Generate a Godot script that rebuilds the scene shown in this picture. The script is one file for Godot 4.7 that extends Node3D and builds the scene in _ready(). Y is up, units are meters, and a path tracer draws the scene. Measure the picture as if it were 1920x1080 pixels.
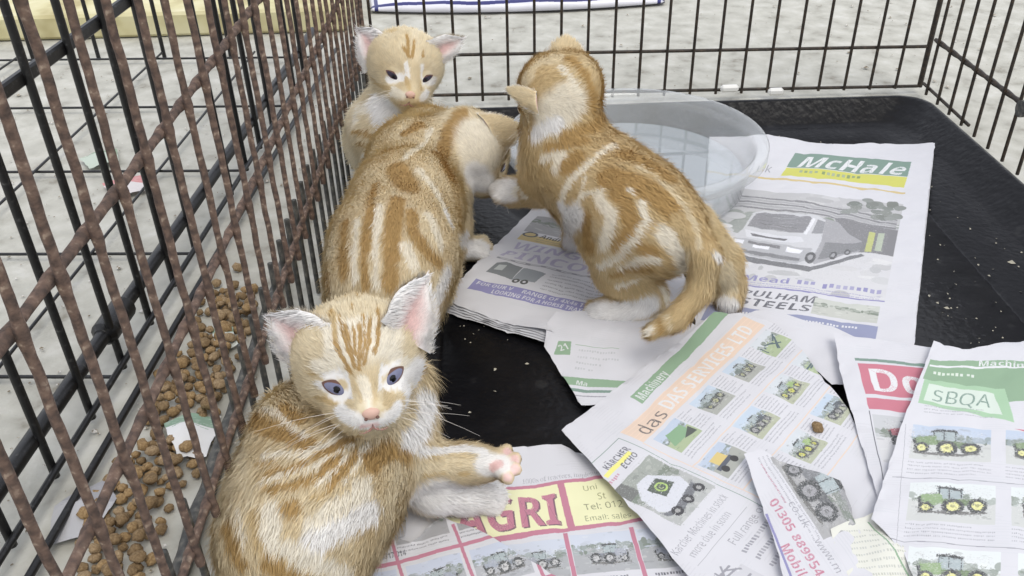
extends Node3D
# Four ginger kittens in a wire crate lined with newspaper. Units are metres, y is up,
# the black tray's floor lies at y = 0, the concrete yard at y = -0.012.

var taken := {}
var rng := RandomNumberGenerator.new()
var M := {}

func numbered(called: String) -> String:
	if not taken.has(called):
		taken[called] = 0
		return called
	taken[called] += 1
	return "%s_%03d" % [called, taken[called]]

func tag(o: Node, label: String, category: String, group := "", kind := "") -> void:
	o.set_meta("label", label)
	o.set_meta("category", category)
	if group != "":
		o.set_meta("group", group)
	if kind != "":
		o.set_meta("kind", kind)

func thing(called: String, label: String, category: String, at := Vector3.ZERO, group := "") -> Node3D:
	var o := Node3D.new()
	o.name = numbered(called)
	add_child(o, true)
	o.position = at
	tag(o, label, category, group)
	return o

func obj(called: String, mesh: Mesh, material: Material, parent: Node = null, at := Vector3.ZERO) -> MeshInstance3D:
	var o := MeshInstance3D.new()
	o.name = called if parent != null else numbered(called)
	o.mesh = mesh
	if material != null:
		o.material_override = material
	(parent if parent != null else self).add_child(o, true)
	o.position = at
	return o

func structure(called: String, mesh: Mesh, material: Material) -> MeshInstance3D:
	var o := obj(called, mesh, material)
	o.set_meta("kind", "structure")
	return o

func mat(c: Color, rough := 0.8, metal := 0.0) -> StandardMaterial3D:
	var m := StandardMaterial3D.new()
	m.albedo_color = c
	m.roughness = rough
	m.metallic = metal
	m.cull_mode = BaseMaterial3D.CULL_DISABLED
	return m

func ramp(stops: Array) -> Gradient:
	var g := Gradient.new()
	var o := PackedFloat32Array()
	var c := PackedColorArray()
	for s in stops:
		o.append(s[0])
		c.append(s[1])
	g.offsets = o
	g.colors = c
	return g

func noise_tex(freq: float, seed_: int, stops: Array, size := 512, octaves := 4) -> NoiseTexture2D:
	var n := FastNoiseLite.new()
	n.seed = seed_
	n.noise_type = FastNoiseLite.TYPE_SIMPLEX_SMOOTH
	n.frequency = freq
	n.fractal_octaves = octaves
	var t := NoiseTexture2D.new()
	t.width = size
	t.height = size
	t.seamless = true
	t.noise = n
	t.color_ramp = ramp(stops)
	return t

func bump_tex(freq: float, seed_: int, strength := 4.0, size := 512) -> NoiseTexture2D:
	var n := FastNoiseLite.new()
	n.seed = seed_
	n.frequency = freq
	n.fractal_octaves = 5
	var t := NoiseTexture2D.new()
	t.width = size
	t.height = size
	t.seamless = true
	t.noise = n
	t.as_normal_map = true
	t.bump_strength = strength
	return t

func triplanar(m: StandardMaterial3D, scale_: float) -> StandardMaterial3D:
	m.uv1_triplanar = true
	m.uv1_world_triplanar = true
	m.uv1_scale = Vector3.ONE * scale_
	return m

func arrays_mesh(v: PackedVector3Array, n: PackedVector3Array, idx: PackedInt32Array, c := PackedColorArray(), uv := PackedVector2Array()) -> ArrayMesh:
	var a := []
	a.resize(Mesh.ARRAY_MAX)
	a[Mesh.ARRAY_VERTEX] = v
	a[Mesh.ARRAY_NORMAL] = n
	a[Mesh.ARRAY_INDEX] = idx
	if c.size() > 0:
		a[Mesh.ARRAY_COLOR] = c
	if uv.size() > 0:
		a[Mesh.ARRAY_TEX_UV] = uv
	var m := ArrayMesh.new()
	m.add_surface_from_arrays(Mesh.PRIMITIVE_TRIANGLES, a)
	return m

# a tube through points with a radius at each, closed at both ends
func tube(pts: PackedVector3Array, radii: PackedFloat32Array, sides := 8) -> ArrayMesh:
	var v := PackedVector3Array()
	var n := PackedVector3Array()
	var idx := PackedInt32Array()
	var count := pts.size()
	var ref := Vector3(0.31, 0.17, 0.93)
	for i in count:
		var d := (pts[min(i + 1, count - 1)] - pts[max(i - 1, 0)]).normalized()
		var a := d.cross(ref).normalized()
		var b := d.cross(a)
		for s in sides:
			var t := TAU * s / sides
			var o := a * cos(t) + b * sin(t)
			v.append(pts[i] + o * radii[i])
			n.append(o)
	for i in count - 1:
		for s in sides:
			var p := i * sides + s
			var q := i * sides + (s + 1) % sides
			idx.append_array([p, p + sides, q, q, p + sides, q + sides])
	for e in [0, count - 1]:
		var c := v.size()
		v.append(pts[e])
		n.append((pts[e] - pts[1 if e == 0 else count - 2]).normalized())
		for s in sides:
			idx.append_array([c, e * sides + s, e * sides + (s + 1) % sides] if e == 0 else [c, e * sides + (s + 1) % sides, e * sides + s])
	return arrays_mesh(v, n, idx)

func rod(a: Vector3, b: Vector3, r: float, sides := 8) -> ArrayMesh:
	return tube(PackedVector3Array([a, b]), PackedFloat32Array([r, r]), sides)

# profile (radius, height) turned round the y axis
func lathe(profile: PackedVector2Array, sides := 72) -> ArrayMesh:
	var st := SurfaceTool.new()
	st.begin(Mesh.PRIMITIVE_TRIANGLES)
	st.set_smooth_group(0)
	for i in profile.size() - 1:
		for s in sides:
			var t0 := TAU * s / sides
			var t1 := TAU * (s + 1) / sides
			var p := profile[i]
			var q := profile[i + 1]
			var a := Vector3(p.x * cos(t0), p.y, p.x * sin(t0))
			var b := Vector3(p.x * cos(t1), p.y, p.x * sin(t1))
			var c := Vector3(q.x * cos(t1), q.y, q.x * sin(t1))
			var d := Vector3(q.x * cos(t0), q.y, q.x * sin(t0))
			for k in [a, c, b, a, d, c]:
				st.add_vertex(k)
	st.generate_normals()
	return st.commit()

# a box with bevelled edges
func bevel_box(size: Vector3, r: float) -> ArrayMesh:
	var st := SurfaceTool.new()
	st.begin(Mesh.PRIMITIVE_TRIANGLES)
	st.set_smooth_group(0xFFFFFFFF)
	var h := size * 0.5
	var quads := []
	for s in [-1, 1]:
		quads.append([Vector3(s * h.x, -(h.y - r), -(h.z - r)), Vector3(s * h.x, h.y - r, -(h.z - r)), Vector3(s * h.x, h.y - r, h.z - r), Vector3(s * h.x, -(h.y - r), h.z - r)])
		quads.append([Vector3(-(h.x - r), s * h.y, -(h.z - r)), Vector3(h.x - r, s * h.y, -(h.z - r)), Vector3(h.x - r, s * h.y, h.z - r), Vector3(-(h.x - r), s * h.y, h.z - r)])
		quads.append([Vector3(-(h.x - r), -(h.y - r), s * h.z), Vector3(h.x - r, -(h.y - r), s * h.z), Vector3(h.x - r, h.y - r, s * h.z), Vector3(-(h.x - r), h.y - r, s * h.z)])
		for s2 in [-1, 1]:
			quads.append([Vector3(s * h.x, s2 * (h.y - r), -(h.z - r)), Vector3(s * (h.x - r), s2 * h.y, -(h.z - r)), Vector3(s * (h.x - r), s2 * h.y, h.z - r), Vector3(s * h.x, s2 * (h.y - r), h.z - r)])
			quads.append([Vector3(-(h.x - r), s * h.y, s2 * (h.z - r)), Vector3(-(h.x - r), s * (h.y - r), s2 * h.z), Vector3(h.x - r, s * (h.y - r), s2 * h.z), Vector3(h.x - r, s * h.y, s2 * (h.z - r))])
			quads.append([Vector3(s * h.x, -(h.y - r), s2 * (h.z - r)), Vector3(s * (h.x - r), -(h.y - r), s2 * h.z), Vector3(s * (h.x - r), h.y - r, s2 * h.z), Vector3(s * h.x, h.y - r, s2 * (h.z - r))])
			for s3 in [-1, 1]:
				quads.append([Vector3(s * h.x, s2 * (h.y - r), s3 * (h.z - r)), Vector3(s * (h.x - r), s2 * h.y, s3 * (h.z - r)), Vector3(s * (h.x - r), s2 * (h.y - r), s3 * h.z)])
	for q in quads:
		var c := Vector3.ZERO
		for p in q:
			c += p
		var nn: Vector3 = (q[1] - q[0]).cross(q[2] - q[0])
		if nn.dot(c) > 0:
			q.reverse()
		for i in range(1, q.size() - 1):
			for p in [q[0], q[i], q[i + 1]]:
				st.add_vertex(p)
	st.generate_normals()
	return st.commit()

# ------------------------------------------------------------------ the place
var INK := {
	"paper": Color(0.80, 0.802, 0.82), "dark": Color(0.33, 0.33, 0.36), "grey": Color(0.55, 0.55, 0.58),
	"lilac": Color(0.66, 0.64, 0.74), "violet": Color(0.50, 0.49, 0.67), "green": Color(0.50, 0.62, 0.50), "deep": Color(0.43, 0.53, 0.48),
	"gold": Color(0.77, 0.69, 0.48), "peach": Color(0.86, 0.765, 0.685), "rose": Color(0.71, 0.44, 0.52), "yellow": Color(0.89, 0.885, 0.70), "lime": Color(0.76, 0.76, 0.34),
	"red": Color(0.74, 0.42, 0.48), "white": Color(0.85, 0.85, 0.86), "blue": Color(0.70, 0.75, 0.82), "grass": Color(0.62, 0.68, 0.53),
}

func _ready() -> void:
	rng.seed = 7
	# camera
	var cam := Camera3D.new()
	cam.name = "camera"
	cam.fov = rad_to_deg(2.0 * atan(540.0 / 1670.0))
	cam.near = 0.02
	cam.far = 200.0
	cam.transform = Transform3D(Basis(Vector3(0.99933, -0.01875, 0.03153), Vector3(0.03298, 0.83543, -0.54861), Vector3(-0.01605, 0.54928, 0.83549)), Vector3(0, 0.38, 0))
	add_child(cam)
	cam.current = true
	# bright overcast sky and a weak, wide sun behind the cloud
	var env := Environment.new()
	env.background_mode = Environment.BG_SKY
	var sm := ProceduralSkyMaterial.new()
	sm.sky_top_color = Color(0.93, 0.95, 1.0)
	sm.sky_horizon_color = Color(0.80, 0.81, 0.82)
	sm.sky_curve = 0.2
	sm.ground_bottom_color = Color(0.5, 0.5, 0.48)
	sm.ground_horizon_color = Color(0.66, 0.66, 0.64)
	sm.sun_angle_max = 0.0
	var sky := Sky.new()
	sky.sky_material = sm
	env.sky = sky
	env.background_energy_multiplier = 1.0
	env.tonemap_mode = Environment.TONE_MAPPER_LINEAR
	env.tonemap_exposure = 1.34
	env.sdfgi_enabled = true
	env.ssao_enabled = true
	env.ssil_enabled = true
	var we := WorldEnvironment.new()
	we.name = "environment"
	we.environment = env
	add_child(we)
	var sun := DirectionalLight3D.new()
	sun.name = "sun"
	sun.light_energy = 0.45
	sun.light_color = Color(1.0, 0.985, 0.96)
	sun.light_angular_distance = 35.0
	sun.shadow_enabled = true
	add_child(sun)
	sun.look_at_from_position(Vector3(0.5, 2.0, 0.9), Vector3.ZERO, Vector3.UP)
	sag.seed = 5
	sag.frequency = 0.011
	ragged.seed = 11
	ragged.frequency = 0.12
	materials()
	yard()
	crate()
	print("papers")
	papers()
	print("tub")
	tub()
	kibble()
	rng.seed = 21
	for a in [
		[K1, "ginger tabby kitten with blue eyes leaning on the rusty bars, forepaws stretched out", 210000, 0.50, M.iris],
		[K2, "striped ginger kitten seen from behind, head turned down towards its white forepaw", 120000, 0.5, M.iris],
		[K3, "ginger kitten standing with one white forepaw raised, tail hanging over the newspaper", 140000, 0.5, M.iris],
		[K4, "pale ginger kitten with white chest sitting in the back corner, eyes half closed", 90000, 0.36, M.dim_iris]]:
		print(a[1])
		make_kitten(a[0], a[1], a[2], a[3], a[4])
	print("done")

func materials() -> void:
	for c in COATS:
		COAT.append(Color(c[0], c[1], c[2]).srgb_to_linear())
	M.skin = mat(Color.WHITE, 0.9)
	M.skin.vertex_color_use_as_albedo = true
	M.fur = mat(Color.WHITE, 0.75)
	M.fur.vertex_color_use_as_albedo = true
	M.fur.metallic_specular = 0.25
	M.lid = mat(Color(0.42, 0.30, 0.26), 0.5)
	M.iris = mat(Color(0.46, 0.47, 0.585), 0.12)
	M.iris.clearcoat_enabled = true
	M.iris.clearcoat = 1.0
	M.iris.clearcoat_roughness = 0.03
	M.dim_iris = mat(Color(0.20, 0.17, 0.24), 0.15)
	M.pupil = mat(Color(0.04, 0.04, 0.06), 0.1)
	M.mouth = mat(Color(0.70, 0.53, 0.49), 0.6)
	M.nose = mat(Color(0.82, 0.68, 0.62), 0.55)
	M.whisker = mat(Color(0.93, 0.91, 0.88), 0.4)
	M.rust = triplanar(mat(Color.WHITE, 0.92), 24.0)
	M.rust.albedo_texture = noise_tex(0.012, 3, [[0.0, Color(0.22, 0.19, 0.175)], [0.30, Color(0.315, 0.265, 0.24)], [0.48, Color(0.39, 0.32, 0.285)], [0.62, Color(0.445, 0.365, 0.32)], [0.76, Color(0.50, 0.42, 0.37)], [0.84, Color(0.63, 0.555, 0.49)], [1.0, Color(0.72, 0.65, 0.58)]], 512, 6)
	M.rust.normal_enabled = true
	M.rust.normal_texture = bump_tex(0.05, 8, 10.0)
	M.rust.normal_scale = 0.3
	M.wire = triplanar(mat(Color.WHITE, 0.55, 0.1), 12.0)
	M.wire.albedo_texture = noise_tex(0.02, 4, [[0.0, Color(0.12, 0.10, 0.085)], [0.5, Color(0.19, 0.165, 0.14)], [0.75, Color(0.26, 0.215, 0.17)], [1.0, Color(0.40, 0.34, 0.28)]])
	M.grey_wire = triplanar(mat(Color.WHITE, 0.7), 12.0)
	M.grey_wire.albedo_texture = noise_tex(0.02, 14, [[0.0, Color(0.20, 0.20, 0.20)], [0.5, Color(0.31, 0.31, 0.30)], [0.8, Color(0.43, 0.42, 0.39)], [1.0, Color(0.55, 0.52, 0.48)]])
	M.black = triplanar(mat(Color.WHITE, 0.4), 10.0)
	M.black.albedo_texture = noise_tex(0.03, 6, [[0.0, Color(0.06, 0.06, 0.062)], [0.7, Color(0.095, 0.095, 0.10)], [0.82, Color(0.18, 0.18, 0.18)], [1.0, Color(0.36, 0.36, 0.35)]])
	M.tray = triplanar(mat(Color(0.88, 0.88, 0.9), 0.35), 3.0)
	M.tray.albedo_texture = noise_tex(0.012, 9, [[0.0, Color(0.085, 0.085, 0.095)], [0.6, Color(0.105, 0.105, 0.115)], [0.78, Color(0.125, 0.125, 0.135)], [0.86, Color(0.19, 0.19, 0.19)], [1.0, Color(0.24, 0.24, 0.235)]], 1024, 6)
	M.tray.roughness_texture = noise_tex(0.02, 19, [[0.0, Color(0.75, 0.75, 0.75)], [1.0, Color(1, 1, 1)]])
	M.tray.metallic_specular = 0.3
	M.tray.normal_enabled = true
	M.tray.normal_texture = bump_tex(0.08, 31, 2.5)
	M.tray.normal_scale = 0.35
	M.yard = triplanar(mat(Color.WHITE, 0.9), 1.6)
	M.yard.albedo_texture = noise_tex(0.014, 12, [[0.0, Color(0.50, 0.485, 0.44)], [0.16, Color(0.62, 0.61, 0.575)], [0.3, Color(0.675, 0.67, 0.635)], [0.6, Color(0.72, 0.715, 0.68)], [0.85, Color(0.755, 0.75, 0.72)], [1.0, Color(0.79, 0.785, 0.76)]], 1024, 7)
	M.yard.normal_enabled = true
	M.yard.normal_texture = bump_tex(0.03, 13, 6.0, 1024)
	M.yard.normal_scale = 0.35
	M.kibble = triplanar(mat(Color.WHITE, 0.9), 40.0)
	M.kibble.albedo_texture = noise_tex(0.03, 15, [[0.0, Color(0.43, 0.35, 0.25)], [0.5, Color(0.60, 0.51, 0.39)], [1.0, Color(0.75, 0.67, 0.54)]])
	M.kibble.normal_enabled = true
	M.kibble.normal_texture = bump_tex(0.05, 16, 8.0)
	M.kibbles = [M.kibble]
	for k in 2:
		var km: StandardMaterial3D = M.kibble.duplicate()
		km.albedo_color = [Color(0.86, 0.84, 0.80), Color(1.0, 0.97, 0.90)][k]
		km.uv1_offset = Vector3(0.3, 0.1, 0.7) * (k + 1)
		M.kibbles.append(km)
	M.tub = mat(Color(0.84, 0.855, 0.86, 0.22), 0.14)
	M.tub.transparency = BaseMaterial3D.TRANSPARENCY_ALPHA
	M.water = mat(Color(0.80, 0.85, 0.88, 0.22), 0.03)
	M.water.transparency = BaseMaterial3D.TRANSPARENCY_ALPHA
	M.leaf = mat(INK.paper, 0.88)
	M.white_plastic = mat(Color(0.90, 0.90, 0.89), 0.45)

# a sheet with small rises and falls
func terrain(x0: float, x1: float, z0: float, z1: float, y: float, step: float, amp: float) -> ArrayMesh:
	var n := FastNoiseLite.new()
	n.seed = 77
	n.frequency = 1.0
	var st := SurfaceTool.new()
	st.begin(Mesh.PRIMITIVE_TRIANGLES)
	st.set_smooth_group(0)
	var nx := int((x1 - x0) / step)
	var nz := int((z1 - z0) / step)
	for i in nx + 1:
		for j in nz + 1:
			var p := Vector3(x0 + i * step, y, z0 + j * step)
			p.y += amp * n.get_noise_2d(p.x * 9, p.z * 9)
			st.set_uv(Vector2(p.x, p.z))
			st.add_vertex(p)
	for i in nx:
		for j in nz:
			var a := i * (nz + 1) + j
			for k in [a, a + nz + 1, a + 1, a + 1, a + nz + 1, a + nz + 2]:
				st.add_index(k)
	st.generate_normals()
	return st.commit()

func yard() -> void:
	var far := PlaneMesh.new()
	far.size = Vector2(120, 120)
	var g := structure("ground", far, M.yard)
	g.position.y = -0.02
	structure("concrete_yard", terrain(-1.6, 1.6, -2.6, 0.8, -0.0125, 0.02, 0.0009), M.yard)
	# cream plank lying beyond the neighbouring cage
	var wood := triplanar(mat(Color.WHITE, 0.8), 2.0)
	wood.albedo_texture = noise_tex(0.01, 41, [[0.0, Color(0.66, 0.61, 0.44)], [0.5, Color(0.80, 0.77, 0.60)], [1.0, Color(0.86, 0.84, 0.71)]])
	var plank := obj("plank", bevel_box(Vector3(1.15, 0.034, 0.13), 0.004), wood, null, Vector3(-0.78, 0.006, -1.345))
	tag(plank, "cream painted wooden plank on the concrete beyond the black cage", "plank")
	# white sacks with blue print
	sack("feed_sack", "white plastic sack with a blue border line lying behind the crate", Rect2(-0.20, -1.92, 0.49, 0.575), 0.03, 0)
	sack("feed_sack", "white sack with blue printed blocks lying behind the cream plank", Rect2(-1.3, -2.05, 0.98, 0.60), 0.07, 1)
	# litter on the concrete
	rng.seed = 99
	var st := SurfaceTool.new()
	st.begin(Mesh.PRIMITIVE_TRIANGLES)
	for i in 1500:
		var x := rng.randf_range(-0.75, -0.15)
		var z := rng.randf_range(-1.15, -0.2)
		if i > 1150:
			x = rng.randf_range(-0.1, 0.75)
			z = rng.randf_range(-1.35, -0.99)
		var s := rng.randf_range(0.0005, 0.0018) * (2.2 if rng.randf() < 0.12 else 1.0)
		var c := Vector3(x, -0.0105, z)
		var t := rng.randf() * TAU
		var pts := []
		for k in 5:
			pts.append(c + Vector3(cos(t + k * 1.25), 0, sin(t + k * 1.25)) * s * rng.randf_range(0.5, 1.2))
		var top := c + Vector3(0, s * 0.5, 0)
		for k in 5:
			for p in [pts[k], top, pts[(k + 1) % 5]]:
				st.add_vertex(p)
	st.generate_normals()
	var gm := triplanar(mat(Color.WHITE, 0.9), 25.0)
	gm.albedo_texture = noise_tex(0.02, 44, [[0.0, Color(0.30, 0.27, 0.22)], [0.45, Color(0.58, 0.54, 0.46)], [0.6, Color(0.82, 0.81, 0.79)], [1.0, Color(0.86, 0.85, 0.84)]])
	var lit := obj("grit", st.commit(), gm)
	tag(lit, "small crumbs and grit scattered over the concrete", "grit", "", "stuff")
	# torn packet scraps among the kibble
	scrap("packet_scrap", "torn white and green packet scrap lying on the kibble", [[-0.219, -0.441], [-0.205, -0.452], [-0.190, -0.449], [-0.183, -0.434], [-0.184, -0.410], [-0.201, -0.408]], Color(0.86, 0.86, 0.86), Color(0.53, 0.63, 0.55), 0.012)
	scrap("packet_scrap", "small pale green scrap at the far end of the kibble pile", [[-0.215, -0.547], [-0.202, -0.553], [-0.190, -0.526], [-0.204, -0.519]], Color(0.80, 0.82, 0.80), Color(0.60, 0.68, 0.61), 0.006)
	scrap("paper_scrap", "crumpled grey paper scrap beside the black cage's lower rail", [[-0.262, -0.372], [-0.240, -0.395], [-0.228, -0.378], [-0.232, -0.350], [-0.255, -0.345]], Color(0.70, 0.70, 0.71), Color(0.62, 0.62, 0.64), 0.007)
	scrap("paper_scrap", "pink tinged paper scrap on the concrete inside the black cage", [[-0.385, -0.80], [-0.352, -0.815], [-0.330, -0.79], [-0.36, -0.765]], Color(0.82, 0.80, 0.80), Color(0.78, 0.55, 0.55), 0.006)
	scrap("paper_scrap", "greenish crumpled scrap by the cage's thin floor wire", [[-0.43, -0.86], [-0.40, -0.885], [-0.385, -0.85], [-0.41, -0.835]], Color(0.72, 0.76, 0.71), Color(0.55, 0.62, 0.53), 0.008)

func scrap(called: String, label: String, outline: Array, c0: Color, c1: Color, rise: float) -> void:
	var o := PackedVector2Array()
	for p in outline:
		o.append(Vector2(p[0], p[1]) * 1000.0)
	o = rough_edge(o, 0.8, outline.size() * 7)
	var lo := o[0]
	var hi := o[0]
	for p in o:
		lo = lo.min(p)
		hi = hi.max(p)
	rng.seed = int(absf(o[0].x) * 10)
	var im := Image.create(128, 128, false, Image.FORMAT_RGB8)
	im.fill(c0)
	im.fill_rect(Rect2i(0, 0, 128, 52), c1)
	for i in 60:
		im.fill_rect(Rect2i(rng.randi_range(0, 110), rng.randi_range(0, 60), rng.randi_range(3, 14), 2), c1.lerp(c0, 0.35))
	var m := sheet_mesh(Vector2.ZERO, Vector2(1, 0), Vector2(0, 1), -0.011, o, Rect2(lo, hi - lo), 3, [[(lo.x + hi.x) / 2, (lo.y + hi.y) / 2, (hi - lo).length() * 0.6, rise]])
	tag(obj(called, m, printed(im)), label, "scrap", "", "")

func sack(called: String, label: String, r: Rect2, h: float, kind: int) -> void:
	var N := 90
	var v := PackedVector3Array()
	var uv := PackedVector2Array()
	var idx := PackedInt32Array()
	var wr := FastNoiseLite.new()
	wr.seed = kind + 3
	wr.frequency = 6.0
	for side in 2:
		for i in N + 1:
			for j in N + 1:
				var a := float(i) / N * 2.0 - 1.0
				var b := float(j) / N * 2.0 - 1.0
				# square to rounded outline
				var x := a * sqrt(1.0 - 0.16 * b * b)
				var z := b * sqrt(1.0 - 0.16 * a * a)
				var lift := pow(maxf((1.0 - pow(absf(a), 4)) * (1.0 - pow(absf(b), 4)), 0.0), 0.5)
				var p := Vector3(r.position.x + r.size.x * (x + 1) / 2, 0, r.position.y + r.size.y * (z + 1) / 2)
				p.y = -0.010 + (h * lift * (1.0 + 0.25 * wr.get_noise_2d(p.x, p.z)) if side == 0 else 0.001 * lift) + 0.002
				v.append(p)
				uv.append(Vector2(a, b) * 0.5 + Vector2(0.5, 0.5))
	for side in 2:
		for i in N:
			for j in N:
				var p := side * (N + 1) * (N + 1) + i * (N + 1) + j
				idx.append_array([p, p + N + 1, p + 1, p + 1, p + N + 1, p + N + 2] if side == 0 else [p, p + 1, p + N + 1, p + 1, p + N + 2, p + N + 1])
	var st := SurfaceTool.new()
	st.begin(Mesh.PRIMITIVE_TRIANGLES)
	st.set_smooth_group(0)
	for i in v.size():
		st.set_uv(uv[i])
		st.add_vertex(v[i])
	for i in idx:
		st.add_index(i)
	st.generate_normals()
	var im := Image.create(1024, 1024, false, Image.FORMAT_RGB8)
	im.fill(Color(0.87, 0.87, 0.90))
	rng.seed = kind + 50
	if kind == 0:
		var blue := Color(0.17, 0.18, 0.42)
		for k in 1024:
			var w := int(3.0 * sin(k * 0.021))
			im.fill_rect(Rect2i(k, 996 + w, 1, 13), blue)
			im.fill_rect(Rect2i(k, 15 + w, 1, 13), blue)
			im.fill_rect(Rect2i(996 + w, k, 13, 1), blue)
			im.fill_rect(Rect2i(15 + w, k, 13, 1), blue)
		for k in 26:
			im.fill_rect(Rect2i(rng.randi_range(90, 900), rng.randi_range(820, 940), rng.randi_range(8, 60), 4), Color(0.70, 0.72, 0.80))
	else:
		for k in 22:
			im.fill_rect(Rect2i(30 + k * 45, 946, rng.randi_range(14, 30), rng.randi_range(20, 40)), Color(0.24, 0.27, 0.52))
			im.fill_rect(Rect2i(30 + k * 45, 880, rng.randi_range(8, 30), rng.randi_range(10, 40)), Color(0.24, 0.27, 0.52))
	var m := printed(im)
	m.roughness = 0.35
	tag(obj(called, st.commit(), m), label, "sack")

# lumpy, rusted rod from y = a to y = b at the origin, thickened where rails are welded on
func rusty_rod(a: float, b: float, r: float, welds: Array, seed_: int) -> ArrayMesh:
	var n := FastNoiseLite.new()
	n.seed = seed_
	n.frequency = 0.5
	var pts := PackedVector3Array()
	var rr := PackedFloat32Array()
	var y := a
	while y <= b + 0.0001:
		var k := r * (1.0 + 0.05 * n.get_noise_1d(y * 900) + 0.05 * n.get_noise_1d(y * 3000 + 50))
		for w in welds:
			k += r * 0.34 * exp(-pow((y - w) / 0.0042, 2.0))
		pts.append(Vector3(0.0006 * n.get_noise_1d(y * 60 + 200), y, 0.0006 * n.get_noise_1d(y * 60 + 400)))
		rr.append(k)
		y += 0.003
	return tube(pts, rr, 8)

func crate() -> void:
	# the black tray
	var st := SurfaceTool.new()
	st.begin(Mesh.PRIMITIVE_TRIANGLES)
	var rings := [  # inset from the outside, height, corner radius
		[0.0, -0.006, 0.03], [0.0, 0.019, 0.03], [0.001, 0.0205, 0.03], [0.005, 0.0212, 0.03], [0.007, 0.020, 0.03], [0.026, 0.0025, 0.035], [0.030, 0.0006, 0.035],
		[0.034, 0.0, 0.035], [0.080, 0.0, 0.03], [0.0815, -0.0018, 0.03], [0.085, -0.0018, 0.03], [0.0865, 0.0, 0.03]]
	var x0 := -0.125
	var x1 := 0.463
	var z0 := -0.899
	var z1 := 0.12
	var C := 8
	var prev := []
	st.set_smooth_group(0)
	for r in rings:
		var cur := []
		var cr: float = maxf(r[2] - r[0] * 0.15, 0.012)
		for q in 4:
			var cx: float = [x1 - r[0] - cr, x0 + r[0] + cr, x0 + r[0] + cr, x1 - r[0] - cr][q]
			var cz: float = [z1 - r[0] - cr, z1 - r[0] - cr, z0 + r[0] + cr, z0 + r[0] + cr][q]
			for k in C + 1:
				var t := (q + float(k) / C) * PI / 2
				cur.append(Vector3(cx + cos(t) * cr, r[1], cz + sin(t) * cr))
		if prev.size() > 0:
			for i in cur.size():
				var j := (i + 1) % cur.size()
				for p in [prev[i], prev[j], cur[i], prev[j], cur[j], cur[i]]:
					st.add_vertex(p)
		prev = cur
	for i in prev.size():
		for p in [prev[i], prev[(i + 1) % prev.size()], Vector3((x0 + x1) / 2, 0, (z0 + z1) / 2)]:
			st.add_vertex(p)
	st.generate_normals()
	var tray := obj("crate_tray", st.commit(), M.tray)
	tag(tray, "black plastic crate tray with a raised rim under the newspapers", "tray")
	# crumbs and hairs on the tray
	rng.seed = 5
	st = SurfaceTool.new()
	st.begin(Mesh.PRIMITIVE_TRIANGLES)
	for i in 170:
		var c := Vector3(rng.randf_range(-0.03, 0.12), 0.0007, rng.randf_range(-0.62, -0.40))
		if i > 45:
			c = Vector3(rng.randf_range(0.27, 0.43), 0.0007, rng.randf_range(-0.86, -0.42))
		if i > 135:
			c = Vector3(rng.randf_range(0.318, 0.36), 0.0007, rng.randf_range(-0.60, -0.46))
		var s := rng.randf_range(0.0003, 0.0009) * (2.4 if rng.randf() < 0.08 else 1.0)
		var t := rng.randf() * TAU
		var ln := rng.randf_range(1.0, 2.2)
		var a := Vector3(cos(t), 0, sin(t)) * s * ln
		var b := Vector3(-sin(t), 0, cos(t)) * s
		for p in [c - a, c + b + Vector3(0, s, 0), c + a, c - a, c + a, c - b]:
			st.add_vertex(p)
	st.generate_normals()
	tag(obj("crumbs", st.commit(), mat(Color(0.66, 0.64, 0.58), 0.9)), "pale crumbs and flecks scattered on the black tray", "crumbs", "", "stuff")
	# the crate's own wire panels
	var crate_node := thing("wire_crate", "dark brown wire crate whose back and right panels stand round the tray", "crate", Vector3(0.18, 0, -0.98))
	var o := -crate_node.position
	var up := rod(Vector3(0, -0.004, 0), Vector3(0, 0.56, 0), 0.0017)
	for i in 21:
		obj("bar", up, M.wire, crate_node, o + Vector3(-0.130 + 0.030 * i, 0, -0.980))
	for y in [0.0, 0.047, 0.13, 0.26, 0.40]:
		obj("rail", rod(Vector3(-0.14, y + 0.004, -0.983), Vector3(0.498, y - 0.003, -0.983), 0.0019), M.wire, crate_node, o)
	for i in 26:
		obj("bar", up, M.wire, crate_node, o + Vector3(0.497, 0, -0.958 + 0.0295 * i))
	var knob := rusty_rod(0.0, 1.0, 0.0022, [], 4)
	for y in [0.055, 0.16, 0.30]:
		var pts := PackedVector3Array()
		var rr := PackedFloat32Array()
		for k in 240:
			pts.append(Vector3(0.500, y, -0.972 + k * 0.004))
			rr.append(0.0022 + 0.0009 * absf(sin(k * 0.43)))
		obj("rail", tube(pts, rr, 8), M.wire, crate_node, o)
	obj("rail", rod(Vector3(0.5, 0.003, -0.975), Vector3(0.5, 0.0, -0.86), 0.0019), M.wire, crate_node, o)
	obj("corner_post", rod(Vector3(0.5, -0.004, -0.983), Vector3(0.5, 0.56, -0.983), 0.003), M.wire, crate_node, o)
	obj("corner_post", rod(Vector3(-0.141, -0.004, -0.983), Vector3(-0.141, 0.56, -0.983), 0.003), M.wire, crate_node, o)
	var wash := CylinderMesh.new()
	wash.top_radius = 0.008
	wash.bottom_radius = 0.008
	wash.height = 0.003
	var w := obj("clip", wash, M.grey_wire, crate_node, o + Vector3(0.4945, 0.054, -0.772))
	w.rotation.z = PI / 2
	# low grey side panel under the rusty one
	var low := rod(Vector3(0, -0.010, 0), Vector3(0, 0.088, 0), 0.0019)
	for i in 33:
		obj("side_bar", low, M.grey_wire, crate_node, o + Vector3(-0.1425, 0, -0.966 + 0.0285 * i))
	var pts2 := PackedVector3Array()
	var rr2 := PackedFloat32Array()
	var n := FastNoiseLite.new()
	n.seed = 3
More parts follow.
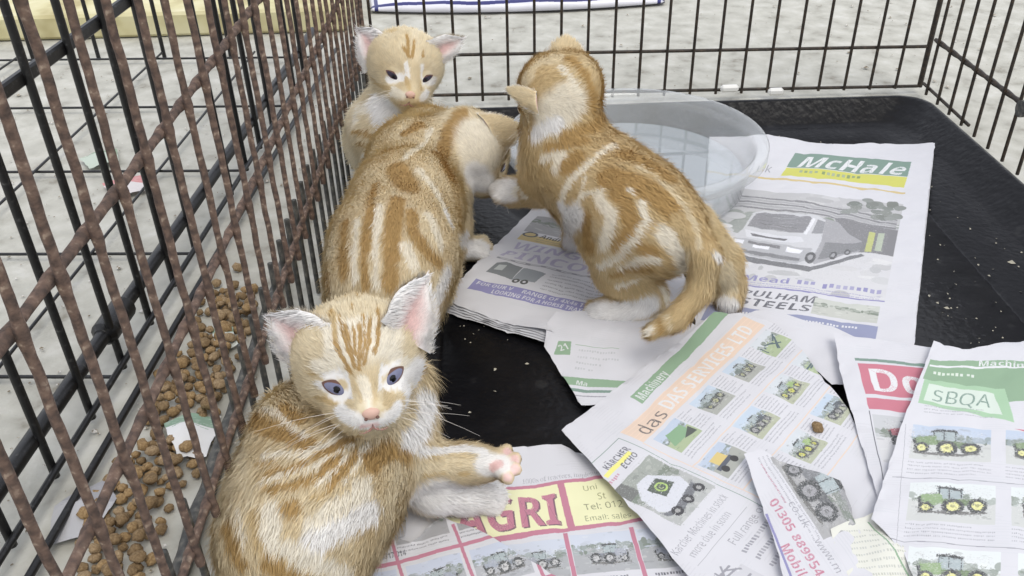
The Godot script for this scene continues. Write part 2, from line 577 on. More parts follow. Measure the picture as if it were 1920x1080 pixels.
	for k in 200:
		pts2.append(Vector3(-0.176 + 0.0012 * n.get_noise_1d(k * 9.0), -0.0065, -0.98 + k * 0.005))
		rr2.append(0.0052 * (1.0 + 0.12 * n.get_noise_1d(k * 20.0 + 300)))
	obj("base_rail", tube(pts2, rr2, 10), M.grey_wire, crate_node, o)
	# white clips on the crate's back rail
	for c in [[Vector3(0.275, 0.003, -0.9775), 0.021], [Vector3(0.329, -0.002, -0.9765), 0.018]]:
		var cl := obj("white_clip", bevel_box(Vector3(c[1], 0.0085, 0.007), 0.0025), M.white_plastic, null, c[0])
		tag(cl, "small white plastic clip on the crate's back bottom rail", "clip", "white clips on the back rail")
	# the rusty panel
	var panel := thing("rusty_panel", "rusty brown wire panel standing along the kittens' left side", "wire panel", Vector3(-0.1345, 0, -0.55))
	o = -panel.position
	var kinds := []
	for k in 5:
		kinds.append(rusty_rod(0.066, 0.60, 0.00170, [0.069, 0.153, 0.2335, 0.314, 0.395, 0.475], 20 + k))
	for i in 31:
		var bar := obj("bar", kinds[i % 5], M.rust, panel, o + Vector3(-0.1345, 0, -0.093 - 0.0286 * i))
		bar.rotation.y = i * 1.3
	var rk := 0
	for y in [0.0745, 0.153, 0.2335, 0.314, 0.395, 0.475]:
		var pts := PackedVector3Array()
		var rr := PackedFloat32Array()
		n.seed = 30 + rk
		rk += 1
		for k in 230:
			var z := -0.975 + k * 0.004
			pts.append(Vector3(-0.1382 if y > 0.08 else -0.1372, y + 0.0007 * n.get_noise_1d(k * 3.0), z))
			var near_bar: float = fposmod(z + 0.093 + 0.0143, 0.0286) - 0.0143
			rr.append(0.0020 * (1.0 + 0.10 * n.get_noise_1d(k * 25.0) + 0.35 * exp(-pow(near_bar / 0.004, 2.0))))
		obj("rail", tube(pts, rr, 8), M.rust, panel, o)
	# the neighbouring black cage
	var cage := thing("black_cage", "neighbouring black wire cage standing on the concrete behind the rusty bars", "cage", Vector3(-0.26, -0.011, -0.6))
	o = Vector3(0, 0, 0)
	cage.rotation.y = -0.056
	var vb := rod(Vector3(0, 0.0, 0), Vector3(0, 0.62, 0), 0.0027)
	for i in 20:
		obj("bar", vb, M.black, cage, Vector3(-0.001, 0.003, 0.52 - 0.0530 * i))
	obj("rail", bevel_box(Vector3(0.005, 0.0085, 1.14), 0.0012), M.black, cage, Vector3(-0.0048, 0.2155, -0.02))
	obj("rail", bevel_box(Vector3(0.005, 0.0085, 1.14), 0.0012), M.black, cage, Vector3(-0.0048, 0.42, -0.02))
	obj("lower_rail", rod(Vector3(-0.006, 0.033, 0.56), Vector3(-0.006, 0.033, -0.58), 0.0052, 12), M.black, cage)
	obj("sleeve", tube(PackedVector3Array([Vector3(-0.006, 0.033, 0.10), Vector3(-0.006, 0.033, 0.097), Vector3(-0.006, 0.033, 0.064), Vector3(-0.006, 0.033, 0.061)]), PackedFloat32Array([0.006, 0.0092, 0.0092, 0.006]), 14), M.black, cage)
	obj("base_rail", rod(Vector3(0.0035, 0.012, 0.56), Vector3(0.0035, 0.012, -0.58), 0.0024), M.black, cage)
	obj("base_rail", rod(Vector3(0.022, 0.008, 0.56), Vector3(0.022, 0.008, -0.58), 0.0026), M.black, cage)
	for z in [-0.49, -0.655, -0.815, -0.985, -1.155]:
		obj("floor_wire", rod(Vector3(-0.75, 0.006, z + 0.6), Vector3(0.0, 0.006, z + 0.6), 0.0014), M.black, cage)
	for x in [-0.085, -0.21, -0.40]:
		obj("floor_wire", rod(Vector3(x, 0.009, 0.55), Vector3(x, 0.009, -0.57), 0.0014), M.black, cage)
	for x in range(8):
		obj("back_bar", vb, M.black, cage, Vector3(-0.75 + x * 0.09, 0.0, -0.575))

func tub() -> void:
	var r := 0.1172
	var prof := PackedVector2Array([Vector2(0.0, 0.0), Vector2(0.090, 0.0), Vector2(0.097, 0.0012), Vector2(0.100, 0.005), Vector2(0.1055, 0.034), Vector2(0.1075, 0.0365), Vector2(r - 0.0006, 0.0370), Vector2(r, 0.0378), Vector2(r, 0.0465), Vector2(r - 0.0012, 0.0480), Vector2(0.1100, 0.0478), Vector2(0.1060, 0.0440), Vector2(0.1045, 0.038), Vector2(0.1010, 0.020), Vector2(0.0985, 0.006), Vector2(0.095, 0.0030), Vector2(0.0, 0.0024)])
	var t := thing("plastic_tub", "round clear plastic tub of water standing on the newspaper", "tub", Vector3(0.127, 0.0066, -0.737))
	obj("bowl", lathe(prof, 96), M.tub, t)
	var wt := PackedVector2Array([Vector2(0.0, 0.0185), Vector2(0.0975, 0.0185)])
	obj("water", lathe(wt, 96), M.water, t)

func kibble() -> void:
	rng.seed = 404
	var kinds := []
	for k in 4:
		var s := SphereMesh.new()
		s.radius = 1.0
		s.height = 2.0
		s.radial_segments = 12
		s.rings = 7
		var a := s.get_mesh_arrays()
		var v: PackedVector3Array = a[Mesh.ARRAY_VERTEX]
		var n := FastNoiseLite.new()
		n.seed = k + 60
		n.frequency = 0.9
		for i in v.size():
			var p := v[i]
			v[i] = Vector3(p.x, p.y * 0.72, p.z * 0.92) * (1.0 + 0.34 * n.get_noise_3dv(p) + 0.13 * n.get_noise_3dv(p * 3.0))
		a[Mesh.ARRAY_VERTEX] = v
		var m := ArrayMesh.new()
		m.add_surface_from_arrays(Mesh.PRIMITIVE_TRIANGLES, a)
		var st := SurfaceTool.new()
		st.create_from(m, 0)
		st.generate_normals()
		kinds.append(st.commit())
	var spots := [[-0.221, -0.351], [-0.219, -0.380], [-0.213, -0.401], [-0.216, -0.420], [-0.224, -0.484], [-0.214, -0.501], [-0.210, -0.532], [-0.200, -0.559], [-0.208, -0.336], [-0.219, -0.333], [-0.203, -0.410], [-0.210, -0.461], [-0.211, -0.588], [-0.194, -0.565], [-0.207, -0.490], [-0.200, -0.470], [-0.205, -0.515], [-0.225, -0.365], [-0.212, -0.37], [-0.222, -0.40]]
	var placed := []
	var tries := 0
	while placed.size() < 270 and tries < 14000:
		tries += 1
		var c: Array = spots[rng.randi() % spots.size()]
		var x: float = c[0] + rng.randfn(0.0, 0.009)
		var z: float = c[1] + rng.randfn(0.0, 0.012)
		if tries > 11000 and rng.randf() < 0.2:
			x = rng.randf_range(-0.34, -0.2)
			z = rng.randf_range(-0.62, -0.33)
		if x > -0.187 or x < -0.36:
			continue
		var r := rng.randf_range(0.0027, 0.0048)
		var y := -0.0115 + r * 0.7
		var ok := true
		var under := 0
		for q in placed:
			var d: float = Vector2(x - q[0], z - q[2]).length()
			if d < (r + q[3]) * 0.86:
				if q[4] == 0 and d > (r + q[3]) * 0.38:
					under += 1
				else:
					ok = false
					break
		if not ok:
			continue
		var layer := 0
		if under > 0:
			if under < 2 or tries < 500:
				continue
			layer = 1
			y += r * 1.15
		placed.append([x, y, z, r, layer])
	for q in placed:
		pellet(kinds[rng.randi() % 4], Vector3(q[0], q[1], q[2]), q[3], "brown crumbly kibble pellet in the spill outside the rusty bars", "kibble spilled outside the bars")
	pellet(kinds[1], Vector3(0.189, 0.0135, -0.395), 0.0042, "single brown kibble pellet lying on the newspaper", "")

func pellet(m: Mesh, at: Vector3, r: float, label: String, group: String) -> void:
	var o := obj("kibble_pellet", m, M.kibbles[rng.randi() % 3], null, at)
	o.scale = Vector3(rng.randf_range(0.85, 1.1), rng.randf_range(0.8, 1.1), rng.randf_range(0.85, 1.15)) * r
	o.rotation = Vector3(rng.randf_range(-0.5, 0.5), rng.randf() * TAU, rng.randf_range(-0.5, 0.5))
	tag(o, label, "kibble", group)

# ------------------------------------------------------------------ kittens
# A kitten is a field of tapered capsules joined by a smooth minimum, meshed as surface nets,
# with coat markings stored as strokes lying on the body and fur strands growing from it.
var COAT: Array[Color] = []
var ragged := FastNoiseLite.new()

func coat(v: float) -> Color:
	var i := int(floor(v))
	return COAT[i].lerp(COAT[min(i + 1, 5)], v - i)

func body_field(p: Vector3, bones: Array, use: PackedInt32Array) -> float:
	var d := 1000.0
	for i in use:
		var b: PackedFloat32Array = bones[i]
		var px := p.x - b[0]
		var py := p.y - b[1]
		var pz := p.z - b[2]
		var h := clampf((px * b[4] + py * b[5] + pz * b[6]) * b[9], 0.0, 1.0)
		px -= b[4] * h
		py -= b[5] * h
		pz -= b[6] * h
		var di := sqrt(px * px + py * py + pz * pz) - b[3] - b[7] * h
		var k := b[8]
		var g := maxf(k - absf(d - di), 0.0) / k
		d = minf(d, di) - g * g * k * 0.25
	return d

func make_kitten(data: Dictionary, label: String, strands: int, open_eyes: float, iris: Material) -> Node3D:
	var t_start := Time.get_ticks_msec()
	var cell: float = data.cell
	var bones := []
	var all := PackedInt32Array()
	var lo := Vector3.ONE * 1e3
	var hi := -lo
	for b in data.bones:
		var a := Vector3(b[0], b[1], b[2])
		var e := Vector3(b[4], b[5], b[6])
		var ab := e - a
		bones.append(PackedFloat32Array([a.x, a.y, a.z, b[3], ab.x, ab.y, ab.z, b[7] - b[3], b[8], 1.0 / maxf(ab.length_squared(), 1e-9), b[9], b[10]]))
		all.append(all.size())
		var r := maxf(b[3], b[7])
		lo = lo.min(a.min(e) - Vector3.ONE * r)
		hi = hi.max(a.max(e) + Vector3.ONE * r)
	lo -= Vector3.ONE * cell * 3
	hi += Vector3.ONE * cell * 3
	var B := 8
	var nb := Vector3i(((hi - lo) / (cell * B)).ceil())
	var nx := nb.x * B
	var ny := nb.y * B
	var nz := nb.z * B
	var val := PackedFloat32Array()
	val.resize(nx * ny * nz)
	val.fill(1.0)
	var live := []
	var rad := cell * B * 0.87
	for bx in nb.x:
		for by in nb.y:
			for bz in nb.z:
				var c := lo + Vector3(bx + 0.5, by + 0.5, bz + 0.5) * cell * B
				var d := body_field(c, bones, all)
				if absf(d) > rad + cell * 2.5:
					if d < 0:
						for x in B:
							for y in B:
								for z in B:
									val[((bx * B + x) * ny + by * B + y) * nz + bz * B + z] = -1.0
					continue
				var use := PackedInt32Array()
				for i in all:
					var b1: PackedFloat32Array = bones[i]
					if body_field(c, bones, PackedInt32Array([i])) < maxf(d, 0.0) + rad * 2.0 + b1[8]:
						use.append(i)
				live.append(Vector3i(bx, by, bz))
				for x in B:
					for y in B:
						for z in B:
							var g := Vector3i(bx * B + x, by * B + y, bz * B + z)
							val[(g.x * ny + g.y) * nz + g.z] = body_field(lo + Vector3(g) * cell, bones, use)
	# surface nets
	var v := PackedVector3Array()
	var cellv := PackedInt32Array()
	cellv.resize(nx * ny * nz)
	cellv.fill(-1)
	var sy := nz
	var sx := ny * nz
	var corners := [0, 1, sy, sy + 1, sx, sx + 1, sx + sy, sx + sy + 1]
	var cpos := [Vector3(0, 0, 0), Vector3(0, 0, 1), Vector3(0, 1, 0), Vector3(0, 1, 1), Vector3(1, 0, 0), Vector3(1, 0, 1), Vector3(1, 1, 0), Vector3(1, 1, 1)]
	var edges := [[0, 1], [2, 3], [4, 5], [6, 7], [0, 2], [1, 3], [4, 6], [5, 7], [0, 4], [1, 5], [2, 6], [3, 7]]
	for L in live:
		for x in B:
			for y in B:
				for z in B:
					var g := Vector3i(L.x * B + x, L.y * B + y, L.z * B + z)
					if g.x >= nx - 1 or g.y >= ny - 1 or g.z >= nz - 1:
						continue
					var at := (g.x * ny + g.y) * nz + g.z
					var inside := 0
					for k in 8:
						if val[at + corners[k]] < 0.0:
							inside += 1
					if inside == 0 or inside == 8:
						continue
					var sum := Vector3.ZERO
					var cnt := 0
					for e in edges:
						var d0: float = val[at + corners[e[0]]]
						var d1: float = val[at + corners[e[1]]]
						if (d0 < 0.0) != (d1 < 0.0):
							sum += cpos[e[0]].lerp(cpos[e[1]], d0 / (d0 - d1))
							cnt += 1
					cellv[at] = v.size()
					v.append(lo + (Vector3(g) + sum / cnt) * cell)
	var idx := PackedInt32Array()
	for L in live:
		for x in B:
			for y in B:
				for z in B:
					var g := Vector3i(L.x * B + x, L.y * B + y, L.z * B + z)
					if g.x >= nx - 1 or g.y >= ny - 1 or g.z >= nz - 1 or g.x < 1 or g.y < 1 or g.z < 1:
						continue
					var at := (g.x * ny + g.y) * nz + g.z
					var neg := val[at] < 0.0
					for ax in 3:
						var st: int = [sx, sy, 1][ax]
						if (val[at + st] < 0.0) == neg:
							continue
						var s1: int = [sy, 1, sx][ax]
						var s2: int = [1, sx, sy][ax]
						var q := [cellv[at], cellv[at - s1], cellv[at - s1 - s2], cellv[at - s2]]
						if q.min() < 0:
							continue
						if neg:
							q.reverse()
						idx.append_array([q[0], q[1], q[2], q[0], q[2], q[3]])
	print("  field and mesh ", v.size(), " ", Time.get_ticks_msec() - t_start)
	var nrm := PackedVector3Array()
	nrm.resize(v.size())
	nrm.fill(Vector3.ZERO)
	for i in range(0, idx.size(), 3):
		var f := (v[idx[i + 2]] - v[idx[i]]).cross(v[idx[i + 1]] - v[idx[i]])
		for k in 3:
			nrm[idx[i + k]] += f
	for i in v.size():
		nrm[i] = nrm[i].normalized()
	# head frame
	var hd: Array = data.head
	var hc := Vector3(hd[0], hd[1], hd[2])
	var hr := Vector3(hd[3], hd[4], hd[5])
	var hu := Vector3(hd[6], hd[7], hd[8])
	var hf := Vector3(hd[9], hd[10], hd[11])
	var hs: float = hd[12] * 0.001
	var nose_at := hc + (hu * -12 + hf * 37) * hs
	var eye_spots := []
	for sg in [-1, 1]:
		var p: Vector3 = hc + (hr * sg * 12.4 - hu * 1.5 + hf * 45) * hs
		for k in 60:
			var d := body_field(p, bones, all)
			if d < 0.0002:
				break
			p -= hf * d * 0.8
		eye_spots.append(p)
	# coat colour, flow and length of the fur at every vertex
	var col := PackedColorArray()
	var flow := PackedVector3Array()
	var furl := PackedFloat32Array()
	var marks := []
	for s in data.marks:
		var pts := PackedVector3Array()
		for k in range(2, s.size(), 3):
			pts.append(Vector3(s[k], s[k + 1], s[k + 2]))
		var c := Vector3.ZERO
		for p in pts:
			c += p
		c /= pts.size()
		var reach := 0.0
		for p in pts:
			reach = maxf(reach, p.distance_to(c))
		marks.append([int(s[0]), float(s[1]), pts, c, reach + s[1] * 1.8])
	for i in v.size():
		var p := v[i]
		var f := Vector3.ZERO
		var fl := 0.0
		var tot := 0.0
		for b in bones:
			var q := Vector3(p.x - b[0], p.y - b[1], p.z - b[2])
			var ab := Vector3(b[4], b[5], b[6])
			var h := clampf(q.dot(ab) * b[9], 0.0, 1.0)
			var d: float = (q - ab * h).length() - b[3] - b[7] * h
			if d > 0.03:
				continue
			var w := exp(-maxf(d, 0.0) * 260.0)
			if b[11] > 0.5:
				f += (p - nose_at).normalized() * w
			else:
				f += ab.normalized() * w
			fl += b[10] * w
			tot += w
		fl /= maxf(tot, 1e-6)
		var n := nrm[i]
		f = (f - n * n.dot(f)).normalized()
		flow.append(f)
		for e in eye_spots:
			fl *= smoothstep(0.0060, 0.0105, p.distance_to(e))
		fl *= smoothstep(0.004, 0.010, p.distance_to(nose_at))
		furl.append(fl)
		col.append(coat_at(p, marks, data.base))
	print("  coat ", Time.get_ticks_msec() - t_start)
	# comb the flow: neighbouring hairs lie alike
	for pass_ in 6:
		var soft := flow.duplicate()
		for i in range(0, idx.size(), 3):
			var a := flow[idx[i]]
			var b := flow[idx[i + 1]]
			var c := flow[idx[i + 2]]
			soft[idx[i]] += b + c
			soft[idx[i + 1]] += a + c
			soft[idx[i + 2]] += a + b
		for i in flow.size():
			var f := soft[i]
			f -= nrm[i] * nrm[i].dot(f)
			flow[i] = f.normalized()
	# ears: cupped shells with a thickness, rooted in the head
	var ears_from := v.size()
	for e in data.ears:
		var A := Vector3(e[0], e[1], e[2])
		var Bp := Vector3(e[3], e[4], e[5])
		var T := Vector3(e[6], e[7], e[8])
		var across := Bp - A
		var n := across.cross(T - A).normalized()
		if n.dot(hf) < 0:
			n = -n
		var NS := 12
		var NT := 12
		for side in 2:
			var first := v.size()
			for j in NT + 1:
				var t := lerpf(-0.14, 0.985, float(j) / NT)
				for i in NS + 1:
					var s := float(i) / NS
					var wob := ragged.get_noise_3d(s * 40, t * 40, A.x * 900) * 0.0008
					var p := (A + across * s).lerp(T, t)
					p += across * (s - 0.5) * 0.34 * sin(PI * clampf(t, 0.0, 1.0))
					p -= n * across.length() * 0.17 * (1.0 - pow(2.0 * s - 1.0, 2.0)) * (1.0 - clampf(t, 0.0, 1.0) * 0.85)
					var edge := minf(minf(s, 1.0 - s) * 5.0, (1.0 - t) * 5.0)
					p += n * wob
					if side == 1:
						p -= n * 0.0018 * clampf(edge, 0.0, 1.0)
					v.append(p)
					var rim := (p - (A + Bp + T) / 3.0).normalized() * clampf(1.2 - edge, 0.0, 1.0) * 1.3
					nrm.append((rim + n + across.normalized() * (0.5 - s) * 1.0).normalized() if side == 0 else (rim - n + across.normalized() * (s - 0.5) * 1.2).normalized())
					if side == 0:
						var mid := clampf(1.0 - absf(s - 0.52) * 2.6, 0.0, 1.0) * clampf(1.15 - t, 0.0, 1.0)
						var c := COAT[4].lerp(COAT[5], clampf(mid * 1.5 + wob * 300, 0.0, 1.0))
						col.append(c)
						furl.append(0.0042 if edge < 0.7 else (0.0055 if s < 0.3 else 0.0022))
						flow.append((T - A).normalized() * 0.7 + across.normalized() * (0.5 if s < 0.5 else -0.3))
					else:
						col.append(coat(1.6 + wob * 200).lerp(COAT[4], clampf(0.7 - edge * 4.0, 0.0, 1.0)))
						furl.append(0.0032)
						flow.append((T - (A + Bp) * 0.5).normalized())
			for j in NT:
				for i in NS:
					var p := first + j * (NS + 1) + i
					quad(idx, v, nrm, p, p + 1, p + NS + 2, p + NS + 1)
	var root := thing("kitten", label, "kitten", Vector3.ZERO, "ginger and white kittens in the crate")
	root.position = Vector3((lo.x + hi.x) / 2, 0, (lo.z + hi.z) / 2)
	var off := -root.position
	for i in v.size():
		v[i] += off
	obj("body", arrays_mesh(v, nrm, idx, col), M.skin, root)
	# fur
	var area := PackedFloat32Array()
	var total := 0.0
	for i in range(0, idx.size(), 3):
		var a := (v[idx[i + 1]] - v[idx[i]]).cross(v[idx[i + 2]] - v[idx[i]]).length()
		var l := (furl[idx[i]] + furl[idx[i + 1]] + furl[idx[i + 2]]) / 3.0
		if l < 0.0008:
			a = 0.0
		else:
			a *= clampf(0.006 / l, 0.8, 2.0)
		total += a
		area.append(a)
	var fv := PackedVector3Array()
	var fn := PackedVector3Array()
	var fc := PackedColorArray()
	var fi := PackedInt32Array()
	fv.resize(strands * 5)
	fn.resize(strands * 5)
	fc.resize(strands * 5)
	fi.resize(strands * 9)
	var tri := 0
	var acc := area[0]
	var made := 0
	for s in strands:
		var want := total * (s + rng.randf()) / strands
		while acc < want and tri < area.size() - 1:
			tri += 1
			acc += area[tri]
		var i0 := idx[tri * 3]
		var i1 := idx[tri * 3 + 1]
		var i2 := idx[tri * 3 + 2]
		var u := rng.randf()
		var w := rng.randf()
		if u + w > 1.0:
			u = 1.0 - u
			w = 1.0 - w
		var k := 1.0 - u - w
		var p := v[i0] * k + v[i1] * u + v[i2] * w
		var n := (nrm[i0] * k + nrm[i1] * u + nrm[i2] * w).normalized()
		var l := (furl[i0] * k + furl[i1] * u + furl[i2] * w) * rng.randf_range(0.5, 1.3)
		var clump := ragged.get_noise_3d(p.x * 900, p.y * 900, p.z * 900)
		var clump2 := ragged.get_noise_3d(p.x * 900 + 71, p.y * 900, p.z * 900 + 33)
		var f := flow[i0] * k + flow[i1] * u + flow[i2] * w
		var side := n.cross(f).normalized()
		f = (f + side * (clump2 * 0.75 + rng.randf_range(-0.22, 0.22))).normalized()
		var lift := 0.42 + clump * 0.24 + rng.randf_range(-0.1, 0.2)
		if rng.randf() < 0.10:
			lift += rng.randf_range(0.3, 0.8)
			l *= 1.25
		var d1 := (f + n * lift * 1.3).normalized()
		var d2 := (f + n * (lift * 0.55 - 0.1)).normalized()
		var p1 := p + d1 * l * 0.5
		var p2 := p1 + d2 * l * 0.5
		var sd := d1.cross(n).normalized().lerp(n, rng.randf_range(-0.3, 0.3)) * (0.00013 + l * 0.007)
		var own := col[i0] * k + col[i1] * u + col[i2] * w
		if i0 < ears_from:
			own = coat_at(p - off, marks, data.base)
		var c := own * (1.0 + rng.randf_range(-0.13, 0.13) + clump * 0.10)
		c.a = 1.0
		var o := made * 5
		fv[o] = p - sd - n * 0.0004
		fv[o + 1] = p + sd - n * 0.0004
		fv[o + 2] = p1 - sd * 0.8
		fv[o + 3] = p1 + sd * 0.8
		fv[o + 4] = p2
		for q in 5:
			fn[o + q] = n
			fc[o + q] = c
		var z := made * 9
		fi[z] = o
		fi[z + 1] = o + 2
		fi[z + 2] = o + 1
		fi[z + 3] = o + 1
		fi[z + 4] = o + 2
		fi[z + 5] = o + 3
		fi[z + 6] = o + 2
		fi[z + 7] = o + 4
		fi[z + 8] = o + 3
		made += 1
	var fur := obj("fur", arrays_mesh(fv, fn, fi, fc), M.fur, root)
	fur.set_meta("kind", "stuff")
	print("  fur ", Time.get_ticks_msec() - t_start)
	# eyes
	for e in 2:
		var sg: float = [-1.0, 1.0][e]
		var at: Vector3 = eye_spots[e]
		var out := (hf + hr * sg * 0.42 + hu * 0.04).normalized()
		var ex := (hr - out * out.dot(hr) + hu * sg * 0.42).normalized()
		var ey := out.cross(ex).normalized()
		var hw := 7.0 * hs
		var hh := 6.8 * hs * open_eyes
		var lid := obj("eye", almond(at + off - out * 0.0005, ex, ey, out, hw * 1.13, hh * 1.2, 0.0018, 1.0), M.lid, root)
		obj("iris", almond(at + off - out * 0.0002, ex, ey, out, hw, hh, 0.0019, 1.0), iris, lid)
		obj("pupil", almond(at + off + out * 0.00148 + ey * hh * 0.1, ex, ey, out, hw * 0.26, hh * 0.52, 0.0003, 0.5), M.pupil, lid)
	# nose leather and whiskers
	var nose := obj("nose", nose_mesh(hs), M.nose, root)
	var tip := on_face(hc, hr, hu, hf, hs, 0.0, -11.0, bones, all)
	nose.transform = Transform3D(Basis(hr, hu, hf), tip + off - hf * 0.4 * hs)
	for sg in [-1, 1]:
		var hole := SphereMesh.new()
		hole.radius = 0.0009
		hole.height = 0.0014
		hole.radial_segments = 10
		hole.rings = 5
		var nostril := obj("nostril", hole, M.lid, nose)
		nostril.position = Vector3(sg * 2.6, -1.6, 1.25) * hs
	var line := []
	for q in [[-6.5, -21.0], [-4.0, -21.6], [-1.6, -20.4], [0.0, -18.5], [0.0, -16.0], [0.0, -18.5], [1.6, -20.4], [4.0, -21.6], [6.5, -21.0]]:
		line.append(on_face(hc, hr, hu, hf, hs, q[0], q[1], bones, all) + off + hf * 0.0004)
	var lr := PackedFloat32Array()
	for q in line:
		lr.append(0.00055)
	obj("mouth", tube(PackedVector3Array(line), lr, 6), M.mouth, root)
	var st := SurfaceTool.new()
	st.begin(Mesh.PRIMITIVE_TRIANGLES)
	for sg in [-1, 1]:
		for i in 7:
			var start: Vector3 = hc + (hr * sg * rng.randf_range(9, 13) + hu * rng.randf_range(-18, -11) + hf * rng.randf_range(28, 31)) * hs + off
			var dir: Vector3 = (hr * sg + hf * rng.randf_range(-0.15, 0.45) + hu * rng.randf_range(-0.55, 0.25)).normalized()
			var ln := rng.randf_range(0.022, 0.042)
			var pts := PackedVector3Array()
			var rr := PackedFloat32Array()
			for k in 6:
				var t := k / 5.0
				pts.append(start + dir * ln * t + Vector3(0, -0.009, 0) * t * t - hf * 0.006 * t * t)
				rr.append(lerpf(0.00011, 0.00004, t))
			st.append_from(tube(pts, rr, 4), 0, Transform3D.IDENTITY)
	var wm := st.commit()
	obj("whiskers", wm, M.whisker, root)
	return root

# the point of the face at x, y of the head frame (in head millimetres)
func on_face(hc: Vector3, hr: Vector3, hu: Vector3, hf: Vector3, hs: float, x: float, y: float, bones: Array, all: PackedInt32Array) -> Vector3:
	var p := hc + (hr * x + hu * y + hf * 60.0) * hs
	for k in 80:
		var d := body_field(p, bones, all)
		if d < 0.0002:
			break
		p -= hf * d * 0.8
	return p

# two triangles wound so that their front is on the side of the vertex normals
func quad(idx: PackedInt32Array, v: PackedVector3Array, n: PackedVector3Array, a: int, b: int, c: int, d: int) -> void:
	var front := (v[c] - v[a]).cross(v[b] - v[a]) + (v[d] - v[a]).cross(v[c] - v[a])
	if front.dot(n[a] + n[b] + n[c] + n[d]) >= 0.0:
		idx.append_array([a, b, c, a, c, d])
	else:
		idx.append_array([a, c, b, a, d, c])

func coat_at(p: Vector3, marks: Array, base: float) -> Color:
	var j := ragged.get_noise_3d(p.x * 260, p.y * 260, p.z * 260)
	var j2 := ragged.get_noise_3d(p.x * 1100, p.y * 1100, p.z * 1100)
	var c := coat(clampf(base + j * 0.7, 0.0, 4.0))
	for m in marks:
		if p.distance_to(m[3]) > m[4]:
			continue
		var pts: PackedVector3Array = m[2]
		var d := 1e3
		if pts.size() == 1:
			d = p.distance_to(pts[0])
		for k in pts.size() - 1:
			var ab := pts[k + 1] - pts[k]
			var h := clampf((p - pts[k]).dot(ab) / maxf(ab.length_squared(), 1e-10), 0.0, 1.0)
			d = minf(d, p.distance_to(pts[k] + ab * h))
		var r: float = m[1]
		d += (j * 0.25 + j2 * 0.2) * minf(r, 0.004)
		var w := 1.0 - smoothstep(r * 0.72, r * 1.22, d)
		if w > 0.0:
			c = c.lerp(COAT[m[0]], w * 0.95)
	return c

# a bulging almond-shaped patch (power 1) or oval (power 0.5)
func almond(at: Vector3, ex: Vector3, ey: Vector3, out: Vector3, hw: float, hh: float, bulge: float, power: float) -> ArrayMesh:
	var v := PackedVector3Array()
	var n := PackedVector3Array()
	var idx := PackedInt32Array()
	var N := 16
	var K := 8
	for i in N + 1:
		var a := -1.0 + 2.0 * i / N
		for j in K + 1:
			var b := -1.0 + 2.0 * j / K
			var y := b * pow(maxf(1.0 - a * a, 0.0), power * 0.8 if power > 0.6 else 0.5)
			var rr := minf(a * a + y * y, 1.0)
			v.append(at + ex * a * hw + ey * y * hh + out * bulge * (1.0 - rr))
			n.append((out + ex * a * 0.45 + ey * y * 0.4).normalized())
	for i in N:
		for j in K:
			var p := i * (K + 1) + j
			quad(idx, v, n, p, p + 1, p + K + 2, p + K + 1)
	return arrays_mesh(v, n, idx)

# the nose leather: a rounded wedge, broad above, narrow below
func nose_mesh(hs: float) -> ArrayMesh:
	var st := SurfaceTool.new()
	var s := SphereMesh.new()
	s.radius = 1.0
	s.height = 2.0
	s.radial_segments = 20
	s.rings = 12
	var a := s.get_mesh_arrays()
	var v: PackedVector3Array = a[Mesh.ARRAY_VERTEX]
	for i in v.size():
		var p := v[i]
		var narrow := 0.62 + 0.38 * smoothstep(-1.0, 0.7, p.y)
		v[i] = Vector3(p.x * 4.5 * narrow, p.y * 3.1 - absf(p.x) * 0.6, p.z * 2.6 - 0.8) * hs
	a[Mesh.ARRAY_VERTEX] = v
	var m := ArrayMesh.new()
	m.add_surface_from_arrays(Mesh.PRIMITIVE_TRIANGLES, a)
	st.create_from(m, 0)
	st.generate_normals()
	return st.commit()

# ------------------------------------------------------------------ newsprint
# A page is an Image in millimetres; the helpers print on it.
var page: Image
var res := 4.0
var page_at := Vector2.ZERO
var clip := Rect2()
var fonts := {}

func new_page(rect: Rect2, px_per_mm: float, seed_: int) -> void:
	res = px_per_mm
	page_at = rect.position
	page = Image.create(int(rect.size.x * res), int(rect.size.y * res), false, Image.FORMAT_RGB8)
	page.fill(INK.paper)
	clip = rect
	rng.seed = seed_
	# print on the back of the sheet shows through the thin paper
	for i in int(rect.size.x * rect.size.y / 260.0):
		var c: Color = INK.paper.lerp(Color(0.60, 0.60, 0.63), rng.randf_range(0.03, 0.11))
		var w := rng.randf_range(6, 26)
		var x := rect.position.x + rng.randf() * rect.size.x
		var y := rect.position.y + rng.randf() * rect.size.y
		for k in rng.randi_range(1, 7):
			block(x, y + k * 2.0, w * rng.randf_range(0.6, 1.0), 0.8, c)

func block(x: float, y: float, w: float, h: float, c: Color) -> void:
	var r := Rect2(x, y, w, h).intersection(clip)
	if r.size.x <= 0 or r.size.y <= 0:
		return
	page.fill_rect(Rect2i(int((r.position.x - page_at.x) * res), int((r.position.y - page_at.y) * res), maxi(1, int(r.size.x * res)), maxi(1, int(r.size.y * res))), c.lerp(INK.paper, 0.14))

